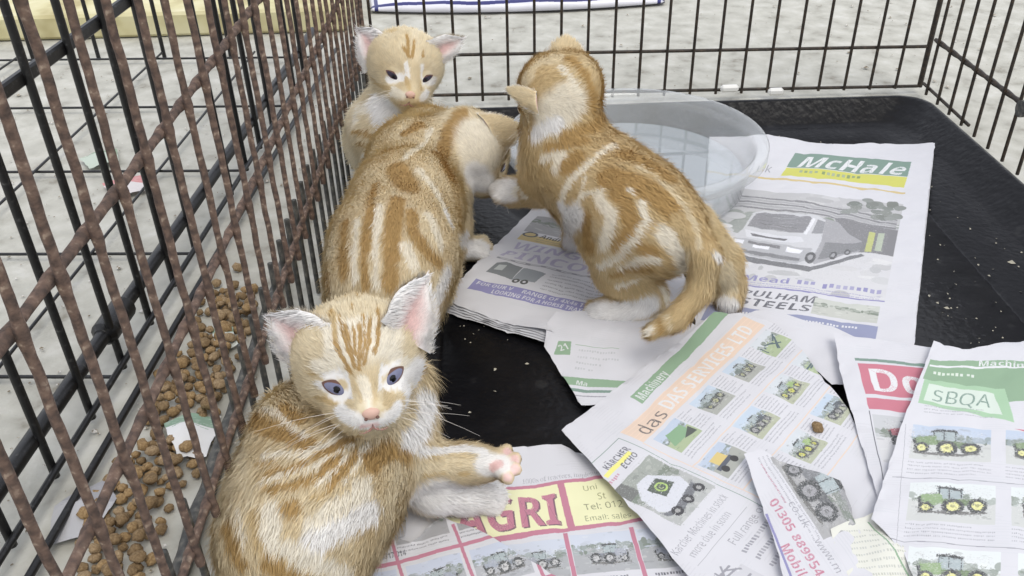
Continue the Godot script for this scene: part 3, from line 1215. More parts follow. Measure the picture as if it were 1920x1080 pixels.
func shape(pts: PackedVector2Array, c: Color) -> void:
	var y0 := 1e9
	var y1 := -1e9
	for p in pts:
		y0 = minf(y0, p.y)
		y1 = maxf(y1, p.y)
	y0 = maxf(y0, clip.position.y)
	y1 = minf(y1, clip.end.y)
	var step := 1.0 / res
	var y := floorf(y0 * res) / res + step * 0.5
	while y < y1:
		var xs := []
		for i in pts.size():
			var a := pts[i]
			var b := pts[(i + 1) % pts.size()]
			if (a.y <= y) != (b.y <= y):
				xs.append(a.x + (b.x - a.x) * (y - a.y) / (b.y - a.y))
		xs.sort()
		for i in range(0, xs.size() - 1, 2):
			if xs[i + 1] - xs[i] > step * 0.45:
				block(xs[i], y - step * 0.49, xs[i + 1] - xs[i], step * 0.98, c)
		y += step

func oval(x: float, y: float, rx: float, ry: float, c: Color) -> void:
	var pts := PackedVector2Array()
	for i in 20:
		pts.append(Vector2(x + cos(TAU * i / 20) * rx, y + sin(TAU * i / 20) * ry))
	shape(pts, c)

func stroke(a: Vector2, b: Vector2, w: float, c: Color) -> void:
	var n := (b - a).orthogonal().normalized() * w * 0.5
	shape(PackedVector2Array([a + n, b + n, b - n, a - n]), c)

# lettering: x, y is the left end of the baseline, h the height of a capital, fit the width to fill (0: natural)
func words(t: String, x: float, y: float, h: float, c: Color, fit := 0.0, bold := true, slant := 0.0, turn := 0.0, face := "Droid Sans") -> void:
	var key := face + str(bold)
	if not fonts.has(key):
		var f := SystemFont.new()
		f.font_names = PackedStringArray([face])
		f.font_weight = 700 if bold else 400
		fonts[key] = f
	var tm := TextMesh.new()
	tm.font = fonts[key]
	tm.text = t
	tm.font_size = 32
	tm.pixel_size = 1.0
	tm.depth = 0.0
	tm.curve_step = 2.0
	tm.horizontal_alignment = HORIZONTAL_ALIGNMENT_LEFT
	tm.vertical_alignment = VERTICAL_ALIGNMENT_BOTTOM
	if tm.get_surface_count() == 0:
		return
	var a := tm.surface_get_arrays(0)
	var v: PackedVector3Array = a[Mesh.ARRAY_VERTEX]
	var id: PackedInt32Array = a[Mesh.ARRAY_INDEX]
	if v.size() == 0:
		return
	var box := tm.get_aabb()
	var top := 32.0 * 0.72
	var base := box.end.y - top
	if not ("bdfhklt".contains(t[0]) or t[0] == t[0].to_upper()):
		base = box.position.y
	var s := h / top
	var sxx := s
	if fit > 0.0:
		sxx = fit / box.size.x
	var rot := Transform2D(turn, Vector2(x, y))
	var pts := PackedVector2Array()
	for p in v:
		var yy := (p.y - base) * s
		pts.append(rot * Vector2((p.x - box.position.x) * sxx + yy * slant, -yy))
	for i in range(0, id.size(), 3):
		shape(PackedVector2Array([pts[id[i]], pts[id[i + 1]], pts[id[i + 2]]]), c)

# running text too small to read
func column(x: float, y: float, w: float, lines: int, pitch: float, c: Color, h := 0.0) -> void:
	var hh := pitch * 0.42 if h == 0.0 else h
	for l in lines:
		var at := x
		var end := x + w * (1.0 if rng.randf() < 0.75 else rng.randf_range(0.4, 0.95))
		while at < end:
			var ww := minf(rng.randf_range(0.8, 3.4) * hh * 2.0, end - at)
			var k := at
			while k < at + ww:
				block(k, y + l * pitch + rng.randf_range(0, 0.15) * hh, hh * 0.5, hh * rng.randf_range(0.7, 1.0), c.lerp(INK.paper, rng.randf_range(0.0, 0.45)))
				k += hh * 0.75
			at += ww + hh * 0.8

func picture(x: float, y: float, w: float, h: float, sky: Color, land: Color, n := 90) -> void:
	var keep := clip
	clip = Rect2(x, y, w, h).intersection(keep)
	block(x, y, w, h * 0.45, sky)
	block(x, y + h * 0.45, w, h * 0.56, land)
	if n >= 20:
		for i in 46:  # a hedge at the horizon of the printed photograph
			oval(x + rng.randf() * w, y + h * rng.randf_range(0.30, 0.47), w * rng.randf_range(0.02, 0.07), h * rng.randf_range(0.03, 0.09), Color(0.42, 0.46, 0.41).lerp(sky, rng.randf_range(0.1, 0.7)))
	for i in n:
		var low := rng.randf() < 0.7
		var py := y + h * (rng.randf_range(0.4, 1.0) if low else rng.randf_range(0.0, 0.5))
		oval(x + rng.randf() * w, py, w * rng.randf_range(0.005, 0.07), h * rng.randf_range(0.008, 0.04), (land if low else sky).lerp(Color(0.36, 0.37, 0.36) if rng.randf() < 0.6 else Color(0.9, 0.9, 0.88), rng.randf_range(0.03, 0.28)))
	clip = keep

# halftone smear: dabs of neighbouring ink that break up the edges of a printed photograph
func smear(x: float, y: float, w: float, h: float, n: int) -> void:
	var sz := page.get_size()
	for i in n:
		var a := Vector2(x + rng.randf() * w, y + rng.randf() * h)
		var b := a + Vector2(rng.randf_range(-1.3, 1.3), rng.randf_range(-1.0, 1.0))
		var pa := Vector2i((a - page_at) * res)
		if pa.x < 0 or pa.y < 0 or pa.x >= sz.x or pa.y >= sz.y:
			continue
		var c := page.get_pixelv(pa)
		c = c.lerp(Color(0.5, 0.5, 0.5) if rng.randf() < 0.5 else Color(0.95, 0.95, 0.93), rng.randf() * 0.22)
		block(b.x, b.y, rng.randf_range(0.3, 1.1), rng.randf_range(0.25, 0.7), c)

func print_tractor(x: float, y: float, w: float, paint: Color, hub: Color, flip := false) -> void:
	var X := func(t: float) -> float: return x + w * ((1.0 - t) if flip else t)
	var dark := Color(0.24, 0.25, 0.25)
	var P := func(a: Array) -> PackedVector2Array:
		var o := PackedVector2Array()
		for i in range(0, a.size(), 2):
			o.append(Vector2(X.call(a[i]), y + w * a[i + 1]))
		return o
	shape(P.call([0.05, 0.46, 0.2, 0.52, 0.98, 0.48, 1.0, 0.52, 0.5, 0.58, 0.05, 0.55]), Color(0.40, 0.40, 0.39))
	shape(P.call([0.30, 0.0, 0.62, 0.0, 0.66, 0.03, 0.66, 0.27, 0.30, 0.27]), Color(0.62, 0.67, 0.68))
	shape(P.call([0.28, -0.03, 0.64, -0.03, 0.67, 0.02, 0.28, 0.02]), dark)
	for q in [0.32, 0.46, 0.63]:
		stroke(Vector2(X.call(q), y), Vector2(X.call(q + 0.01), y + w * 0.26), w * 0.018, dark)
	shape(P.call([0.02, 0.22, 0.10, 0.15, 0.36, 0.13, 0.40, 0.34, 0.06, 0.38]), paint)
	shape(P.call([0.36, 0.24, 0.90, 0.22, 0.96, 0.36, 0.40, 0.38]), paint.darkened(0.2))
	shape(P.call([0.02, 0.24, 0.07, 0.18, 0.09, 0.34, 0.05, 0.37]), dark)
	for q in [[0.16, 0.42, 0.115], [0.52, 0.40, 0.16], [0.86, 0.36, 0.145]]:
		oval(X.call(q[0]), y + w * q[1], w * q[2], w * q[2] * 1.05, dark)
		for k in 14:
			var t := TAU * k / 14
			oval(X.call(q[0]) + cos(t) * w * q[2] * 0.9, y + w * q[1] + sin(t) * w * q[2] * 0.95, w * 0.012, w * 0.012, Color(0.42, 0.42, 0.42))
		oval(X.call(q[0]) , y + w * q[1], w * q[2] * 0.56, w * q[2] * 0.6, hub)
		oval(X.call(q[0]), y + w * q[1], w * q[2] * 0.2, w * q[2] * 0.2, hub.darkened(0.3))
	smear(x - w * 0.05, y - w * 0.06, w * 1.1, w * 0.66, int(w * w * 1.8))

func print_lorry(x: float, y: float, w: float, h: float) -> void:
	var g := func(v: float) -> Color: return Color(v, v * 1.005, v * 1.03)
	var P := func(a: Array) -> PackedVector2Array:
		var o := PackedVector2Array()
		for i in range(0, a.size(), 2):
			o.append(Vector2(x + w * a[i], y + h * a[i + 1]))
		return o
	shape(P.call([0.0, 0.86, 0.6, 0.98, 0.8, 1.02, 1.22, 0.66, 1.25, 0.72, 0.8, 1.1, 0.02, 0.98]), g.call(0.42))
	shape(P.call([0.66, 0.04, 0.92, 0.1, 1.05, 0.3, 1.2, 0.42, 1.2, 0.62, 0.82, 0.95, 0.72, 0.7]), g.call(0.60))
	shape(P.call([0.86, 0.5, 1.2, 0.44, 1.2, 0.6, 0.84, 0.86]), g.call(0.48))
	shape(P.call([0.06, 0.06, 0.16, 0.0, 0.7, 0.02, 0.8, 0.1, 0.82, 0.5, 0.78, 0.95, 0.7, 1.0, 0.02, 0.86, -0.02, 0.52, 0.03, 0.4]), g.call(0.76))
	shape(P.call([0.09, 0.07, 0.18, 0.03, 0.64, 0.06, 0.68, 0.12, 0.62, 0.38, 0.06, 0.33]), g.call(0.50))
	for k in 26:
		var yy := rng.randf_range(0.07, 0.34)
		var xx := rng.randf_range(0.1, 0.5)
		stroke(Vector2(x + w * xx, y + h * yy), Vector2(x + w * (xx + rng.randf_range(0.04, 0.16)), y + h * (yy + 0.012)), h * 0.012, g.call(rng.randf_range(0.42, 0.66)))
	shape(P.call([0.72, 0.1, 0.8, 0.13, 0.81, 0.34, 0.7, 0.36]), g.call(0.54))
	shape(P.call([0.66, 0.08, 0.7, 0.09, 0.66, 0.4, 0.63, 0.39]), g.call(0.86))
	shape(P.call([0.05, 0.40, 0.62, 0.46, 0.66, 0.54, 0.56, 0.60, 0.1, 0.54]), g.call(0.82))
	shape(P.call([0.12, 0.46, 0.5, 0.51, 0.48, 0.555, 0.15, 0.51]), g.call(0.40))
	shape(P.call([-0.02, 0.58, 0.12, 0.58, 0.6, 0.66, 0.76, 0.64, 0.74, 0.92, 0.66, 0.98, 0.02, 0.84]), g.call(0.66))
	shape(P.call([0.14, 0.62, 0.46, 0.67, 0.46, 0.72, 0.14, 0.67]), g.call(0.44))
	shape(P.call([0.2, 0.68, 0.36, 0.70, 0.36, 0.75, 0.2, 0.73]), g.call(0.90))
	shape(P.call([0.0, 0.60, 0.1, 0.62, 0.1, 0.70, 0.0, 0.67]), g.call(0.88))
	shape(P.call([0.52, 0.68, 0.68, 0.69, 0.66, 0.78, 0.52, 0.76]), g.call(0.90))
	shape(P.call([0.0, 0.76, 0.68, 0.88, 0.68, 0.94, 0.01, 0.82]), g.call(0.46))
	for q in [[0.77, 0.84, 0.05], [0.97, 0.74, 0.035], [1.09, 0.66, 0.03]]:
		oval(x + w * q[0], y + h * q[1], w * q[2], h * q[2] * 2.4, g.call(0.32))
		oval(x + w * q[0], y + h * q[1], w * q[2] * 0.5, h * q[2] * 1.2, g.call(0.6))
	smear(x - 6, y - h * 0.35, w * 1.5, h * 1.55, 16000)

func print_cleaner(x: float, y: float, w: float) -> void:
	# the white ride-on cleaning machine in the cleaning-machine advertisement
	var P := func(a: Array) -> PackedVector2Array:
		var o := PackedVector2Array()
		for i in range(0, a.size(), 2):
			o.append(Vector2(x + w * a[i], y + w * a[i + 1]))
		return o
	shape(P.call([0.0, 0.7, 0.05, 0.35, 0.3, 0.1, 0.62, 0.12, 0.9, 0.55, 0.8, 0.82, 0.2, 0.9]), Color(0.80, 0.81, 0.84))
	shape(P.call([0.30, 0.30, 0.62, 0.26, 0.72, 0.55, 0.36, 0.62]), Color(0.30, 0.33, 0.30))
	oval(x + w * 0.5, y + w * 0.44, w * 0.11, w * 0.11, Color(0.66, 0.78, 0.42))
	oval(x + w * 0.5, y + w * 0.44, w * 0.075, w * 0.075, Color(0.30, 0.33, 0.30))
	words("C", x + w * 0.46, y + w * 0.48, w * 0.08, Color(0.8, 0.85, 0.6))
	shape(P.call([0.0, 0.75, 0.2, 0.86, 0.9, 0.75, 0.88, 0.9, 0.2, 1.0, 0.02, 0.86]), Color(0.40, 0.41, 0.43))
	for q in [0.2, 0.52, 0.85]:
		oval(x + w * q, y + w * 0.92, w * 0.1, w * 0.1, Color(0.22, 0.22, 0.23))
		oval(x + w * q, y + w * 0.92, w * 0.045, w * 0.045, Color(0.6, 0.6, 0.6))
	smear(x - 3, y - 4, w + 6, w + 8, 1600)

# how the sheets sag and ruck, the same for every sheet so that the pile stays ordered
var sag := FastNoiseLite.new()

func sheet_mesh(o: Vector2, u: Vector2, w: Vector2, base: float, outline: PackedVector2Array, rect: Rect2, seed_: int, lifts := []) -> ArrayMesh:
	var st := SurfaceTool.new()
	st.begin(Mesh.PRIMITIVE_TRIANGLES)
	st.set_smooth_group(0)
	var own := FastNoiseLite.new()
	own.seed = seed_
	own.frequency = 0.016
	var x0 := 1e9
	var y0 := 1e9
	var x1 := -1e9
	var y1 := -1e9
	for p in outline:
		x0 = minf(x0, p.x)
		x1 = maxf(x1, p.x)
		y0 = minf(y0, p.y)
		y1 = maxf(y1, p.y)
	var step := 6.0
	var gy := y0
	while gy < y1:
		var gx := x0
		while gx < x1:
			var cellp := PackedVector2Array([Vector2(gx, gy), Vector2(gx + step, gy), Vector2(gx + step, gy + step), Vector2(gx, gy + step)])
			for part in Geometry2D.intersect_polygons(cellp, outline):
				var tri := Geometry2D.triangulate_polygon(part)
				for t in range(0, tri.size(), 3):
					var q := [part[tri[t]], part[tri[t + 1]], part[tri[t + 2]]]
					if (q[1] - q[0]).cross(q[2] - q[0]) < 0:
						q.reverse()
					for p in q:
						var xz: Vector2 = o + (u * p.x + w * p.y) * 0.001
						var y := base + 0.0022 * (1.0 + sag.get_noise_2d(xz.x * 1000, xz.y * 1000))
						y += 0.0008 * own.get_noise_2d(p.x, p.y) - 0.0016 * pow(1.0 - minf(absf(own.get_noise_2d(p.x * 0.9 + 40, p.y * 0.9)) * 3.0, 1.0), 3.0) + 0.0009
						for l in lifts:
							var d: float = p.distance_to(Vector2(l[0], l[1])) / l[2]
							if d < 1.0:
								y += l[3] * (1.0 - d) * (1.0 - d)
						st.set_uv((p - rect.position) / rect.size)
						st.add_vertex(Vector3(xz.x, y, xz.y))
			gx += step
		gy += step
	st.index()
	st.generate_normals()
	return st.commit()

# an outline with torn, fibrous edges: every side is broken into short wandering steps
func rough_edge(outline: PackedVector2Array, amount: float, seed_: int) -> PackedVector2Array:
	var r := RandomNumberGenerator.new()
	r.seed = seed_
	var o := PackedVector2Array()
	for i in outline.size():
		var a := outline[i]
		var b := outline[(i + 1) % outline.size()]
		var n := maxi(1, int(a.distance_to(b) / 5.0))
		var side := (b - a).orthogonal().normalized()
		for k in n:
			var p := a.lerp(b, float(k) / n)
			o.append(p + side * r.randf_range(-amount, amount) if k > 0 else p)
	return o

func printed(image: Image) -> StandardMaterial3D:
	var m := mat(Color.WHITE, 0.88)
	m.albedo_texture = ImageTexture.create_from_image(image)
	return m

func add_sheet(called: String, label: String, key: String, base: float, rough: float, seed_: int, rect: Rect2, lifts := []) -> MeshInstance3D:
	var f: Array = FRAME[key]
	var o := Vector2(f[0], f[1])
	var out := PackedVector2Array()
	for i in range(0, EDGE[key].size(), 2):
		out.append(Vector2(EDGE[key][i], EDGE[key][i + 1]))
	if rough > 0:
		out = rough_edge(out, rough, seed_)
	var node := obj(called, sheet_mesh(o, Vector2(f[2], f[3]), Vector2(f[4], f[5]), base, out, rect, seed_, lifts), printed(page))
	tag(node, label, "newspaper")
	return node

func photo_cell(x: float, y: float, w: float, h: float, kind: int) -> void:
	var skies := [INK.blue, Color(0.72, 0.78, 0.84), Color(0.78, 0.80, 0.82)]
	var lands := [INK.grass, Color(0.62, 0.63, 0.60), Color(0.66, 0.68, 0.58)]
	picture(x, y, w, h, skies[kind % 3], lands[(kind + kind / 3) % 3], 40)
	var keep := clip
	clip = Rect2(x, y, w, h).intersection(keep)
	match kind:
		0:
			shape(PackedVector2Array([Vector2(x + w * 0.1, y + h * 0.7), Vector2(x + w * 0.3, y + h * 0.2), Vector2(x + w * 0.85, y + h * 0.3), Vector2(x + w * 0.9, y + h * 0.75)]), Color(0.48, 0.62, 0.47))
			shape(PackedVector2Array([Vector2(x + w * 0.5, y + h * 0.75), Vector2(x + w * 0.95, y + h * 0.5), Vector2(x + w * 0.95, y + h * 0.85)]), Color(0.28, 0.30, 0.28))
		1: print_tractor(x + w * 0.1, y + h * 0.2, w * 0.8, Color(0.40, 0.44, 0.42), Color(0.65, 0.66, 0.5))
		2: print_tractor(x + w * 0.08, y + h * 0.22, w * 0.84, Color(0.55, 0.66, 0.40), INK.lime, true)
		3:
			block(x + w * 0.25, y + h * 0.2, w * 0.4, h * 0.4, Color(0.82, 0.73, 0.45))
			block(x + w * 0.1, y + h * 0.55, w * 0.6, h * 0.16, Color(0.30, 0.32, 0.36))
			oval(x + w * 0.25, y + h * 0.75, w * 0.1, h * 0.13, Color(0.2, 0.2, 0.2))
			oval(x + w * 0.65, y + h * 0.75, w * 0.1, h * 0.13, Color(0.2, 0.2, 0.2))
		4: print_tractor(x + w * 0.1, y + h * 0.25, w * 0.8, Color(0.32, 0.34, 0.36), Color(0.6, 0.6, 0.6), true)
		5:
			for k in 7:
				stroke(Vector2(x + w * rng.randf(), y + h * rng.randf_range(0.3, 0.6)), Vector2(x + w * rng.randf(), y + h * rng.randf_range(0.5, 0.9)), w * 0.05, Color(0.30, 0.36, 0.38))
	clip = keep

func papers() -> void:
	var r: Rect2
	# the open newspaper with the lorry
	r = Rect2(-70, -25, 260, 430)
	new_page(r, 3.6, 1)
	shape(PackedVector2Array([Vector2(33, 36), Vector2(140, 36), Vector2(139, 70), Vector2(31, 70)]), INK.deep)
	words("McHale", 40, 66, 25, INK.white, 94, true, 0.25)
	shape(PackedVector2Array([Vector2(31, 71), Vector2(139, 71), Vector2(138, 90), Vector2(29, 90)]), INK.lime)
	column(44, 76, 84, 1, 8.0, Color(0.46, 0.54, 0.32), 6.0)
	words("uk", 6, 86, 14, INK.grey, 13, false)
	shape(PackedVector2Array([Vector2(-60, 94), Vector2(140, 100), Vector2(140, 104), Vector2(-60, 98)]), INK.gold)
	picture(-40, 126, 180, 166, Color(0.70, 0.70, 0.71), Color(0.79, 0.79, 0.80), 160)
	for k in 5:
		shape(PackedVector2Array([Vector2(-40, 136 + k * 6), Vector2(60, 142 + k * 5), Vector2(138, 158 + k * 4), Vector2(138, 161 + k * 4), Vector2(60, 145 + k * 5), Vector2(-40, 139 + k * 6)]), Color(0.48, 0.48, 0.49) if k % 2 == 0 else Color(0.62, 0.62, 0.63))
	for k in 26:
		oval(rng.randf_range(92, 140), rng.randf_range(126, 158), 5, 5, Color(0.42, 0.44, 0.42).lightened(rng.randf() * 0.2))
	shape(PackedVector2Array([Vector2(88, 168), Vector2(140, 178), Vector2(140, 226), Vector2(100, 220)]), Color(0.46, 0.46, 0.47))
	block(118, 184, 5, 38, Color(0.70, 0.72, 0.44))
	block(125, 184, 5, 36, Color(0.66, 0.70, 0.62))
	print_lorry(16, 166, 82, 88)
	picture(-40, 292, 180, 2, INK.violet, INK.violet, 0)
	words("Mead", 36, 284, 8, INK.violet, 34)
	column(76, 277, 60, 1, 8.0, INK.violet, 6.5)
	column(36, 287, 100, 2, 3.0, INK.violet)
	words("PULHAM", 40, 308, 9, INK.dark, 52, true, 0.2)
	words("STEELS", 40, 320, 9, INK.dark, 50, true, 0.2)
	picture(92, 300, 46, 22, Color(0.74, 0.75, 0.72), Color(0.72, 0.73, 0.70), 30)
	shape(PackedVector2Array([Vector2(20, 324), Vector2(139, 326), Vector2(139, 350), Vector2(20, 348)]), Color(0.52, 0.54, 0.66))
	column(30, 330, 96, 2, 8.0, INK.white, 3.0)
	column(-62, 110, 50, 26, 5.0, INK.grey)
	var big := add_sheet("newspaper", "newspaper page with a grey lorry photograph under the clear tub", "right", 0.0032, 0.5, 61, r, [[158, -9, 40, 0.004], [64, 12, 26, 0.004]])
	# a thinner leaf peeping out under it
	var under := sheet_mesh(Vector2(FRAME.right[0] - 0.003, FRAME.right[1] + 0.003), Vector2(FRAME.right[2], FRAME.right[3]), Vector2(FRAME.right[4], FRAME.right[5]), -0.0004, PackedVector2Array([Vector2(-40, 20), Vector2(160, -4), Vector2(166, 352), Vector2(30, 360)]), r, 61)
	obj("leaf", under, M.leaf, big)
	# the folded newspaper at the left, several leaves thick
	r = Rect2(-12, -45, 200, 235)
	new_page(r, 4.4, 2)
	picture(8, 14, 72, 27, Color(0.58, 0.58, 0.59), Color(0.60, 0.60, 0.61), 60)
	block(9, 46, 80, 10, INK.gold)
	oval(16, 45, 7, 4.5, INK.dark)
	oval(16, 45, 5, 3, INK.gold)
	words("Andrew", 25, 47, 5.2, Color(0.2, 0.2, 0.2), 30, true, 0.25)
	column(24, 50, 50, 2, 3.0, Color(0.35, 0.32, 0.25))
	words("WING", 10, 71, 11, INK.lilac, 58, true, 0.2)
	words("PINCOM", 9, 87, 12, INK.lilac, 92, true, 0.1)
	block(9, 90, 130, 2.6, INK.grey)
	for k in 9:
		block(12 + k * 13, 90.8, 9, 1, INK.paper)
	shape(PackedVector2Array([Vector2(11, 114), Vector2(13, 99), Vector2(19, 95), Vector2(34, 96), Vector2(34, 116)]), Color(0.44, 0.46, 0.47))
	shape(PackedVector2Array([Vector2(35, 97), Vector2(55, 99), Vector2(53, 115), Vector2(34, 116)]), Color(0.52, 0.54, 0.56))
	shape(PackedVector2Array([Vector2(16, 101), Vector2(22, 99), Vector2(22, 108), Vector2(15, 109)]), Color(0.68, 0.70, 0.70))
	for q in [38, 45]:
		oval(q, 117, 3.2, 3.2, Color(0.28, 0.28, 0.28))
		oval(q, 117, 1.3, 1.3, INK.paper)
	column(60, 98, 76, 6, 4.4, INK.grey)
	block(9, 126, 170, 15, INK.violet)
	words("FOR OUR V", 12, 132, 4.6, INK.white, 30)
	words("RANGE OF 4X4s TURN TO P", 50, 132, 4.6, INK.white, 76)
	words("LOOKING FOR A HORSE TRAILER TURN TO P", 28, 139, 4.6, INK.white, 108)
	var lf := add_sheet("newspaper", "folded newspaper several leaves thick with a violet banner line", "left", 0.0052, 0.3, 62, r, [[0, 163, 50, 0.003], [90, 172, 30, 0.004]])
	var out := PackedVector2Array()
	for i in range(0, EDGE.left.size(), 2):
		out.append(Vector2(EDGE.left[i], EDGE.left[i + 1]))
	for k in 4:
		var grown := PackedVector2Array()
		for p in out:
			grown.append(p + Vector2(0.6 * k - 0.8, (1.4 * k + 1.0) if p.y > 100 else 1.0))
		obj("leaf", sheet_mesh(Vector2(FRAME.left[0], FRAME.left[1]), Vector2(FRAME.left[2], FRAME.left[3]), Vector2(FRAME.left[4], FRAME.left[5]), 0.0042 - 0.001 * k, rough_edge(grown, 0.5, 70 + k), r, 62, [[0, 163, 50, 0.002 - 0.0005 * k]]), M.leaf, lf)
	# page 21
	r = Rect2(-20, -55, 145, 130)
	new_page(r, 4.4, 3)
	shape(PackedVector2Array([Vector2(-4, 0), Vector2(5, -1), Vector2(6, 13), Vector2(-5, 15)]), INK.green)
	words("21", -1, 10, 6.5, INK.white, 6, true, 0.0, -0.5)
	block(8, 2, 30, 0.5, INK.green)
	for k in 4:
		column(11, 6 + k * 6.5, 27, 1, 4, Color(0.70, 0.71, 0.72), 2.4)
	shape(PackedVector2Array([Vector2(-12, 38), Vector2(60, 33), Vector2(60, 41), Vector2(-8, 47)]), INK.green)
	words("Ma", 14, 44, 4.5, INK.white, 7)
	shape(PackedVector2Array([Vector2(-6, 50), Vector2(60, 44), Vector2(60, 46.5), Vector2(-4, 53)]), INK.deep)
	shape(PackedVector2Array([Vector2(-4, 56), Vector2(60, 50), Vector2(60, 51), Vector2(-4, 57)]), INK.grey)
	add_sheet("newspaper", "corner of a newspaper page numbered 21 with green stripes", "c21", 0.0078, 0.25, 63, r, [])
	# the page with the maroon and yellow dealer's advertisement
	r = Rect2(-25, -15, 190, 135)
	new_page(r, 5.0, 4)
	words("1000s of tractors, implements", 70, 24, 3.4, INK.grey, 50, false, 0.1, -0.03, "Droid Serif")
	shape(PackedVector2Array([Vector2(20, 28.5), Vector2(165, 21.5), Vector2(165, 58), Vector2(20, 68)]), INK.rose)
	shape(PackedVector2Array([Vector2(23, 31), Vector2(165, 24), Vector2(165, 56), Vector2(23, 63.5)]), INK.yellow)
	shape(PackedVector2Array([Vector2(89.5, 27), Vector2(93.5, 27), Vector2(94.5, 62), Vector2(90.5, 62)]), INK.rose)
	for q in [[0.9, 0.8, Color(0.42, 0.30, 0.36)], [0, 0, INK.rose]]:
		words("AGRI", 30 + q[0], 60 + q[1], 23, q[2], 57, true, 0.06, -0.05)
	words("Uni", 104, 34, 4.0, Color(0.50, 0.50, 0.34), 0, false, 0, -0.03)
	words("St", 111, 41, 4.0, Color(0.50, 0.50, 0.34), 0, false, 0, -0.03)
	words("Tel: 012", 102, 48.5, 4.6, Color(0.44, 0.45, 0.34), 0, false, 0, -0.03)
	words("Email: sales", 101, 56.5, 3.6, Color(0.44, 0.45, 0.34), 0, false, 0, -0.03)
	for k in 4:
		picture(18 + k * 36, 66 + (2 if k < 2 else 0), 33, 26, Color(0.76, 0.79, 0.84), Color(0.63, 0.64, 0.65), 70)
		print_tractor(22 + k * 36 + rng.randf() * 5, 72 + rng.randf() * 6, rng.randf_range(19, 25), Color(0.60, 0.62, 0.66), Color(0.72, 0.72, 0.72), k % 2 == 0)
		shape(PackedVector2Array([Vector2(51 + k * 36, 64), Vector2(53.5 + k * 36, 64), Vector2(54.5 + k * 36, 120), Vector2(52 + k * 36, 120)]), INK.rose)
		column(22 + k * 36, 94.5, 22, 1, 3.0, INK.dark, 2.0)
		picture(18 + k * 36, 99, 33, 20, Color(0.74, 0.77, 0.82), Color(0.62, 0.63, 0.64), 60)
	block(22, 40, 14, 6, Color(0.45, 0.47, 0.45))
	add_sheet("newspaper", "newspaper page with maroon AGRI lettering on yellow under the outstretched paws", "agri", 0.0020, 0.2, 64, r, [[16, -6, 40, 0.002]])
	# grey printed corner under the kitten
	r = Rect2(0, 0, 60, 60)
	new_page(r, 4.0, 5)
	block(0, 0, 60, 60, Color(0.66, 0.66, 0.68))
	for k in 5:
		stroke(Vector2(14 + k * 4, 0), Vector2(38 + k * 4, 40), 1.6, Color(0.34, 0.36, 0.35))
	for k in 2:
		oval(16 + k * 7, 16 + k * 4, 3, 3.6, Color(0.45, 0.45, 0.46))
		oval(16 + k * 7, 16 + k * 4, 2.2, 2.8, Color(0.66, 0.66, 0.68))
	add_sheet("newspaper", "grey printed newspaper corner beneath the leaning kitten's belly", "grey", 0.0036, 0.3, 65, r)
	# the fold with thin maroon frames
	r = Rect2(-30, -40, 150, 90)
	new_page(r, 5.0, 6)
	words("57717 04", -4, -2, 3.4, INK.dark, 14, true)
	words("Vans W/ 5717 014", -6, 3.0, 3.4, INK.dark, 26, true)
	for k in 2:
		shape(PackedVector2Array([Vector2(-22, 6 + k * 34), Vector2(110, 3 + k * 34), Vector2(110, 5.4 + k * 34), Vector2(-22, 8.4 + k * 34)]), INK.rose)
	for k in 4:
		stroke(Vector2(-20 + k * 34, -10), Vector2(-17 + k * 34, 46), 1.8, INK.rose)
	for k in 3:
		picture(-16 + k * 34, 10, 29, 24, Color(0.74, 0.77, 0.84), Color(0.66, 0.67, 0.69), 70)
		picture(16 + k * 34, -24, 29, 20, Color(0.70, 0.71, 0.74), Color(0.60, 0.60, 0.61), 70)
		print_tractor(-12 + k * 34, 17, 22, Color(0.60, 0.63, 0.68), Color(0.75, 0.75, 0.75), k == 1)
		column(16 + k * 34, -2.5, 27, 2, 2.6, INK.dark)
	add_sheet("newspaper", "loose newspaper corner with thin maroon frames at the white margin", "fold", 0.0044, 0.3, 66, r, [[-20, 0, 24, 0.002]])
	# the dealer page with rows of machines
	r = Rect2(-85, -35, 255, 170)
	new_page(r, 4.6, 7)
	shape(PackedVector2Array([Vector2(28, -14), Vector2(152, -19), Vector2(152, -10), Vector2(28, -5)]), INK.green)
	words("Machinery", 31, -6.5, 6.4, INK.white, 33, true, 0, -0.04)
	block(-4, 0, 154, 16, INK.peach)
	for k in 5:
		block(-4, 3.2 * k, 154, 0.5, Color(0.90, 0.79, 0.70))
	words("das", 3, 13.5, 9.5, Color(0.36, 0.34, 0.34), 24, false)
	words("DAS SERVICES LTD", 32, 13, 10, INK.white, 108)
	for row in 3:
		for c in 4:
			var x: float = [2.0, 43.0, 84.0, 122.0][c] - row * 3.0
			var y := 18.5 + row * 31.0
			photo_cell(x, y, 24, 19, [[0, 1, 1, 5], [3, 4, 2, 5], [2, 2, 4, 1]][row][c])
			column(x + 25.5, y + 1, 12, 8, 2.2, INK.grey)
			column(x, y + 20.5, 34, 3, 2.2, INK.grey)
		block(-4, 48.0 + row * 31, 154, 0.7, INK.peach)
	block(-5, 16, 0.8, 92, INK.peach)
	block(-9, 2, 0.5, 130, INK.deep)
	block(-44, 2, 35, 0.5, INK.deep)
	words("KÄRCHER", -35, 12, 5.0, INK.dark, 22)
	block(-40, 13, 25, 3.2, Color(0.90, 0.88, 0.48))
	words("ECHO", -28, 19.5, 4.2, INK.dark, 13, true, 0.2)
	column(-46, 18, 12, 1, 3.0, INK.rose, 2.4)
	picture(-48, 24, 37, 42, Color(0.58, 0.60, 0.57), Color(0.66, 0.67, 0.66), 90)
	block(-48, 24, 9, 12, Color(0.40, 0.41, 0.40))
	print_cleaner(-46, 28, 34)
	words("Karcher Machines in stock", -66, 75, 4.6, INK.grey, 52, false)
	words("more due in soon", -62, 83, 4.6, INK.grey, 38, false)
	block(-66, 86.5, 52, 0.4, INK.grey)
